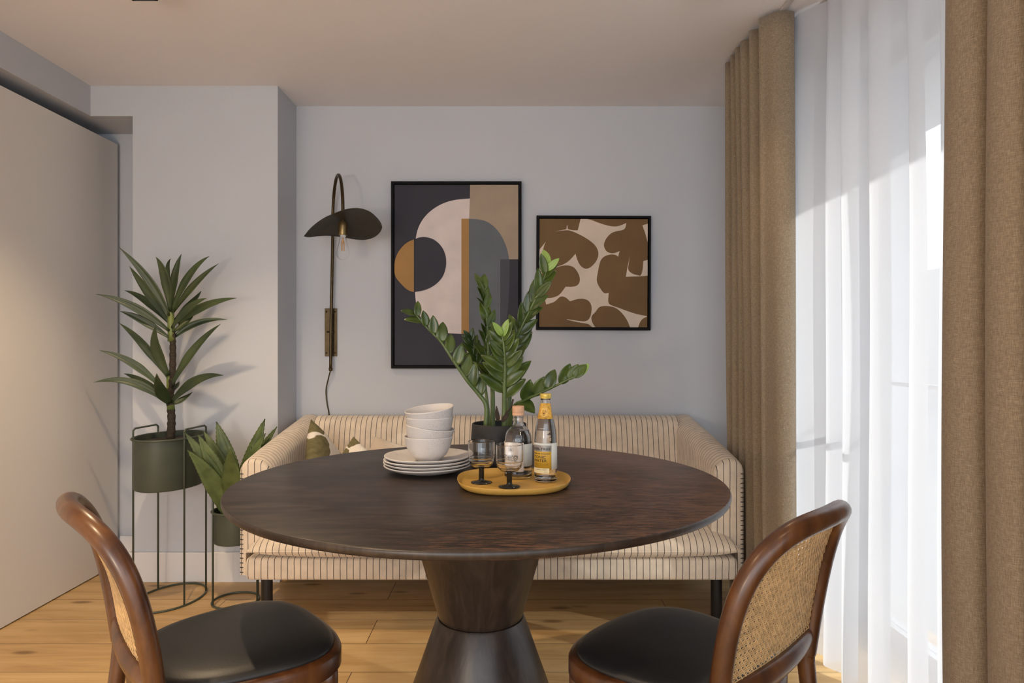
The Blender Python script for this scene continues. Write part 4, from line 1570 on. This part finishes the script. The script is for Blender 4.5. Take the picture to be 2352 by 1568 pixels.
# ------------------------------------------------------------------ glasses
def goblet(x, y, label):
    t = thing('wine_glass', label, 'glass', (x, y, TS), 'stemmed glasses on the tray')
    prof = [(0, 0.0385), (0.010, 0.0385), (0.022, 0.042), (0.030, 0.050), (0.0328, 0.0575), (0.0328, 0.0625), (0.0347, 0.0655), (0.0350, 0.085), (0.0346, 0.1085), (0.0341, 0.1095), (0.0335, 0.1085),
            (0.0338, 0.085), (0.0334, 0.0672), (0.0315, 0.0640), (0.0313, 0.058), (0.0285, 0.0515), (0.021, 0.0445), (0.010, 0.0420), (0, 0.0418)]
    obj('glass_bowl', lathe(dense(prof, 0.0006), (x, y, TS), 64), 'glass', t)
    obj('stem', lathe([(0, 0.0), (0.0265, 0.0), (0.0280, 0.0012), (0.0275, 0.0026), (0.012, 0.0050), (0.0078, 0.0075), (0.0070, 0.011), (0.0070, 0.036), (0.0082, 0.0382), (0, 0.0384)], (x, y, TS), 36), 'smoke_glass', t)
    return t


goblet(-0.0835, 1.790, 'clear stemmed glass with black foot on the left side of the tray')
goblet(-0.0100, 1.735, 'clear stemmed glass with black foot in front of the stoppered bottle')


# ------------------------------------------------------------------ bottles
def wrap(cx, cy, prof_r, a, z, lift):
    r = prof_r(z) + lift
    return V((cx + r * math.sin(a), cy - r * math.cos(a), z))


def label_patch(cx, cy, pr, a0, a1, z0, z1, lift=0.0005, n=24, nz=2):
    return grid(lambda s, t: wrap(cx, cy, pr, math.radians(a0 + (a1 - a0) * s), z0 + (z1 - z0) * t, lift), n, nz)


_dg = None


def text_mesh(body, cx, cy, pr, ac, zc, width, height, lift=0.0009, bold=0.0):
    """flat lettering turned into mesh, scaled to width x height and bent round a bottle"""
    cu = bpy.data.curves.new('lettering', 'FONT')
    cu.body = body
    cu.size = 1.0
    cu.offset = bold
    cu.resolution_u = 3
    o = bpy.data.objects.new('lettering', cu)
    COL.objects.link(o)
    dg = bpy.context.evaluated_depsgraph_get()
    dg.update()
    me = bpy.data.meshes.new_from_object(o.evaluated_get(dg))
    vs = [v.co.copy() for v in me.vertices]
    fs = [tuple(p.vertices) for p in me.polygons]
    bpy.data.objects.remove(o)
    bpy.data.curves.remove(cu)
    bpy.data.meshes.remove(me)
    x0, x1 = min(v.x for v in vs), max(v.x for v in vs)
    y0, y1 = min(v.y for v in vs), max(v.y for v in vs)
    out = []
    for v in vs:
        dx = ((v.x - x0) / (x1 - x0) - 0.5) * width
        dz = ((v.y - y0) / max(1e-6, y1 - y0) - 0.5) * height
        z = zc + dz
        out.append(wrap(cx, cy, pr, math.radians(ac) + dx / pr(zc), z, lift))
    return out, fs


def disc_patch(cx, cy, pr, ac, zc, ru, rv, lift, n=28, jag=0.0, ring=0.0):
    vs = []
    def pt(k, a):
        return wrap(cx, cy, pr, math.radians(ac) + k * ru * math.cos(a) / pr(zc), zc + k * rv * math.sin(a), lift)
    if ring:
        fs = []
        for i in range(n):
            a = 2 * PI * i / n
            vs += [pt(1, a), pt(1 - ring, a)]
        for i in range(n):
            j = (i + 1) % n
            fs.append((2 * i, 2 * j, 2 * j + 1, 2 * i + 1))
        return vs, fs
    for i in range(n):
        a = 2 * PI * i / n
        vs.append(pt(1 + (jag if i % 2 else -jag), a))
    return vs, [tuple(range(n))]


def prof_fn(prof, z0):
    P = [(r, z + z0) for r, z in prof]

    def f(z):
        for (ra, za), (rb, zb) in zip(P[:-1], P[1:]):
            if za <= z <= zb and zb > za: return ra + (rb - ra) * (z - za) / (zb - za)
        return P[-1][0]
    return f


def bottle_glass(t, outer, x, y, wall, floor_t, inner_top):
    inner = [(max(0.004, r - wall), max(z, floor_t)) for r, z in outer if z > floor_t]
    prof = [(0, 0.0025), (outer[0][0] * 0.8, 0.0)] + outer + [(r, z) for r, z in reversed(inner)] + [(inner[0][0] * 0.9, floor_t), (0, floor_t + 0.001)]
    return obj('glass_body', lathe(dense(prof), (x, y, TS), 56), 'glass', t)


def liquid(t, outer, x, y, wall, floor_t, level):
    k = 0.9985
    ins = [((r - wall) * k, z) for r, z in outer if floor_t < z < level]
    f = prof_fn(outer, 0)
    prof = [(0, floor_t + 0.0014), (ins[0][0] * 0.9, floor_t + 0.0008), (ins[0][0], floor_t + 0.004)] + ins[0:] + [((f(level) - wall) * k, level), (0, level)]
    return obj('liquid', lathe(dense(prof), (x, y, TS), 56), 'water', t)


# rounded-shoulder spirit bottle with a wooden stopper
bxx, byy = 0.0135, 1.868
gb = thing('spirit_bottle', 'squat clear bottle with pale wooden stopper and white label on the tray', 'bottle', (bxx, byy, TS))
go = [(0.0355, 0.001), (0.0378, 0.004), (0.0380, 0.010), (0.0380, 0.100), (0.0374, 0.108), (0.0350, 0.118), (0.0300, 0.128), (0.0230, 0.1355), (0.0170, 0.1410), (0.0145, 0.146), (0.0138, 0.152), (0.0138, 0.163), (0.0150, 0.1635), (0.0150, 0.168)]
bottle_glass(gb, go, bxx, byy, 0.0030, 0.010, 0.16)
liquid(gb, go, bxx, byy, 0.0030, 0.010, 0.128)
st = obj('stopper', lathe([(0, 0.1685), (0.0160, 0.1685), (0.0163, 0.1700), (0.0163, 0.1745), (0.0156, 0.1752), (0.0163, 0.1760), (0.0163, 0.1925), (0.0155, 0.1940), (0, 0.1940)], (bxx, byy, TS), 36), 'wood_stopper', gb, sharp=0.8)
gp = prof_fn(go, TS)
lb = obj('front_label', label_patch(bxx, byy, gp, -84, 22, TS + 0.021, TS + 0.098), 'label_white', gb, solid=0.0002)
obj('back_label_view', label_patch(bxx, byy, gp, 23, 78, TS + 0.034, TS + 0.094), 'label_back', gb, solid=0.0002)  # imitates the back label seen through the bottle, laid on the outer wall
obj('lettering', join(text_mesh('ZGARDER', bxx, byy, gp, -36, TS + 0.0555, 0.053, 0.0165, bold=0.012)), 'ink_black', lb, smooth=False)
obj('small_print', join(text_mesh('DISTILLED GIN', bxx, byy, gp, -32, TS + 0.0425, 0.030, 0.0022), text_mesh('SMALL BATCH', bxx, byy, gp, -34, TS + 0.036, 0.022, 0.0016),
                        text_mesh('70 CL', bxx, byy, gp, 8, TS + 0.0235, 0.009, 0.0022)), 'ink_grey', lb, smooth=False)
obj('stamp', join(disc_patch(bxx, byy, gp, -33, TS + 0.079, 0.0085, 0.0085, 0.0009, ring=0.12), disc_patch(bxx, byy, gp, -33, TS + 0.079, 0.0042, 0.0052, 0.0009, jag=0.10)), 'ink_grey', lb, smooth=False)

# slim tonic bottle
nx_, ny_ = 0.0858, 1.812
tb = thing('tonic_bottle', 'slim clear tonic water bottle with yellow cap and yellow label on the tray', 'bottle', (nx_, ny_, TS))
to = [(0.0280, 0.001), (0.0298, 0.004), (0.0300, 0.010), (0.0300, 0.100), (0.0296, 0.118), (0.0280, 0.136), (0.0245, 0.154), (0.0205, 0.170), (0.0170, 0.186), (0.0148, 0.200), (0.0130, 0.2105), (0.0126, 0.216), (0.0134, 0.2165), (0.0134, 0.219)]
bottle_glass(tb, to, nx_, ny_, 0.0026, 0.009, 0.215)
liquid(tb, to, nx_, ny_, 0.0026, 0.009, 0.170)
obj('cap', lathe([(0.0138, 0.2195), (0.0148, 0.2195), (0.0150, 0.2215), (0.0145, 0.2225), (0.0150, 0.2235), (0.0150, 0.2305), (0.0142, 0.2320), (0, 0.2320), ], (nx_, ny_, TS), 36), 'gold_cap', tb, sharp=0.8)
tpf = prof_fn(to, TS)
zt = lambda py: HC - (py - 790) * 1.784 / F_PX
lb = obj('front_label', label_patch(nx_, ny_, tpf, -84, 27, zt(1079), zt(1024)), 'label_yellow', tb, solid=0.0002)
obj('label_band', label_patch(nx_, ny_, tpf, -84, 27, zt(1037), zt(1024), 0.0008), 'label_silver', lb)
obj('label_foot', label_patch(nx_, ny_, tpf, -84, 15, zt(1087), zt(1075), 0.0008), 'label_cream', lb)
obj('back_label_view', join(label_patch(nx_, ny_, tpf, 27.3, 96, zt(1079), zt(1018)), label_patch(nx_, ny_, tpf, -84, 27.3, zt(1023.8), zt(1018))), 'label_back', tb, solid=0.0002)  # stands in for the white back label seen through the glass
obj('lettering', join(text_mesh('FEVER-TREE', nx_, ny_, tpf, -36, zt(1031), 0.060, 0.0068, 0.0012, bold=0.015), text_mesh('TONIC', nx_, ny_, tpf, -36, zt(1049.5), 0.036, 0.0074, bold=0.01),
                      text_mesh('WATER', nx_, ny_, tpf, -35, zt(1057.8), 0.040, 0.0074, bold=0.01)), 'ink_black', lb, smooth=False)
obj('variety_print', text_mesh('PREMIUM INDIAN', nx_, ny_, tpf, -32, zt(1042), 0.052, 0.0036, bold=0.01), 'ink_brown', lb, smooth=False)
obj('small_print', join(text_mesh('WITH NATURAL FLAVOURS', nx_, ny_, tpf, -26, zt(1065), 0.041, 0.0018),
                        text_mesh('INCLUDING QUININE', nx_, ny_, tpf, -26, zt(1068), 0.038, 0.0018)), 'ink_brown', lb, smooth=False)
obj('foot_print', join(text_mesh('CLEAN & FRESH', nx_, ny_, tpf, -26, zt(1078.5), 0.030, 0.0026, 0.0012), text_mesh('500 ML', nx_, ny_, tpf, -2, zt(1083.5), 0.009, 0.0018, 0.0012)), 'ink_brown', lb, smooth=False)
zn = lambda py: HC - (py - 790) * 1.797 / F_PX
nl = obj('neck_label', label_patch(nx_, ny_, tpf, -95, 62, zn(961.5), zn(926), n=28, nz=6), 'label_gold', tb, solid=0.0002)
za = zn(946)
obj('lion_emblem', disc_patch(nx_, ny_, tpf, -16, za, 0.0098, 0.0118, 0.0011, 32, jag=0.06), 'lion_tan', nl, smooth=False)
obj('lion_face', join(disc_patch(nx_, ny_, tpf, -26, za + 0.003, 0.0011, 0.0008, 0.0016, 10), disc_patch(nx_, ny_, tpf, -4, za + 0.003, 0.0011, 0.0008, 0.0016, 10),
                      disc_patch(nx_, ny_, tpf, -16, za - 0.0028, 0.0022, 0.0013, 0.0016, 12), disc_patch(nx_, ny_, tpf, -16, za - 0.0058, 0.0004, 0.0022, 0.0016, 10),
                      disc_patch(nx_, ny_, tpf, -16, za - 0.0082, 0.0026, 0.0005, 0.0016, 12)), 'ink_brown', nl, smooth=False)
bpy.context.view_layer.update()
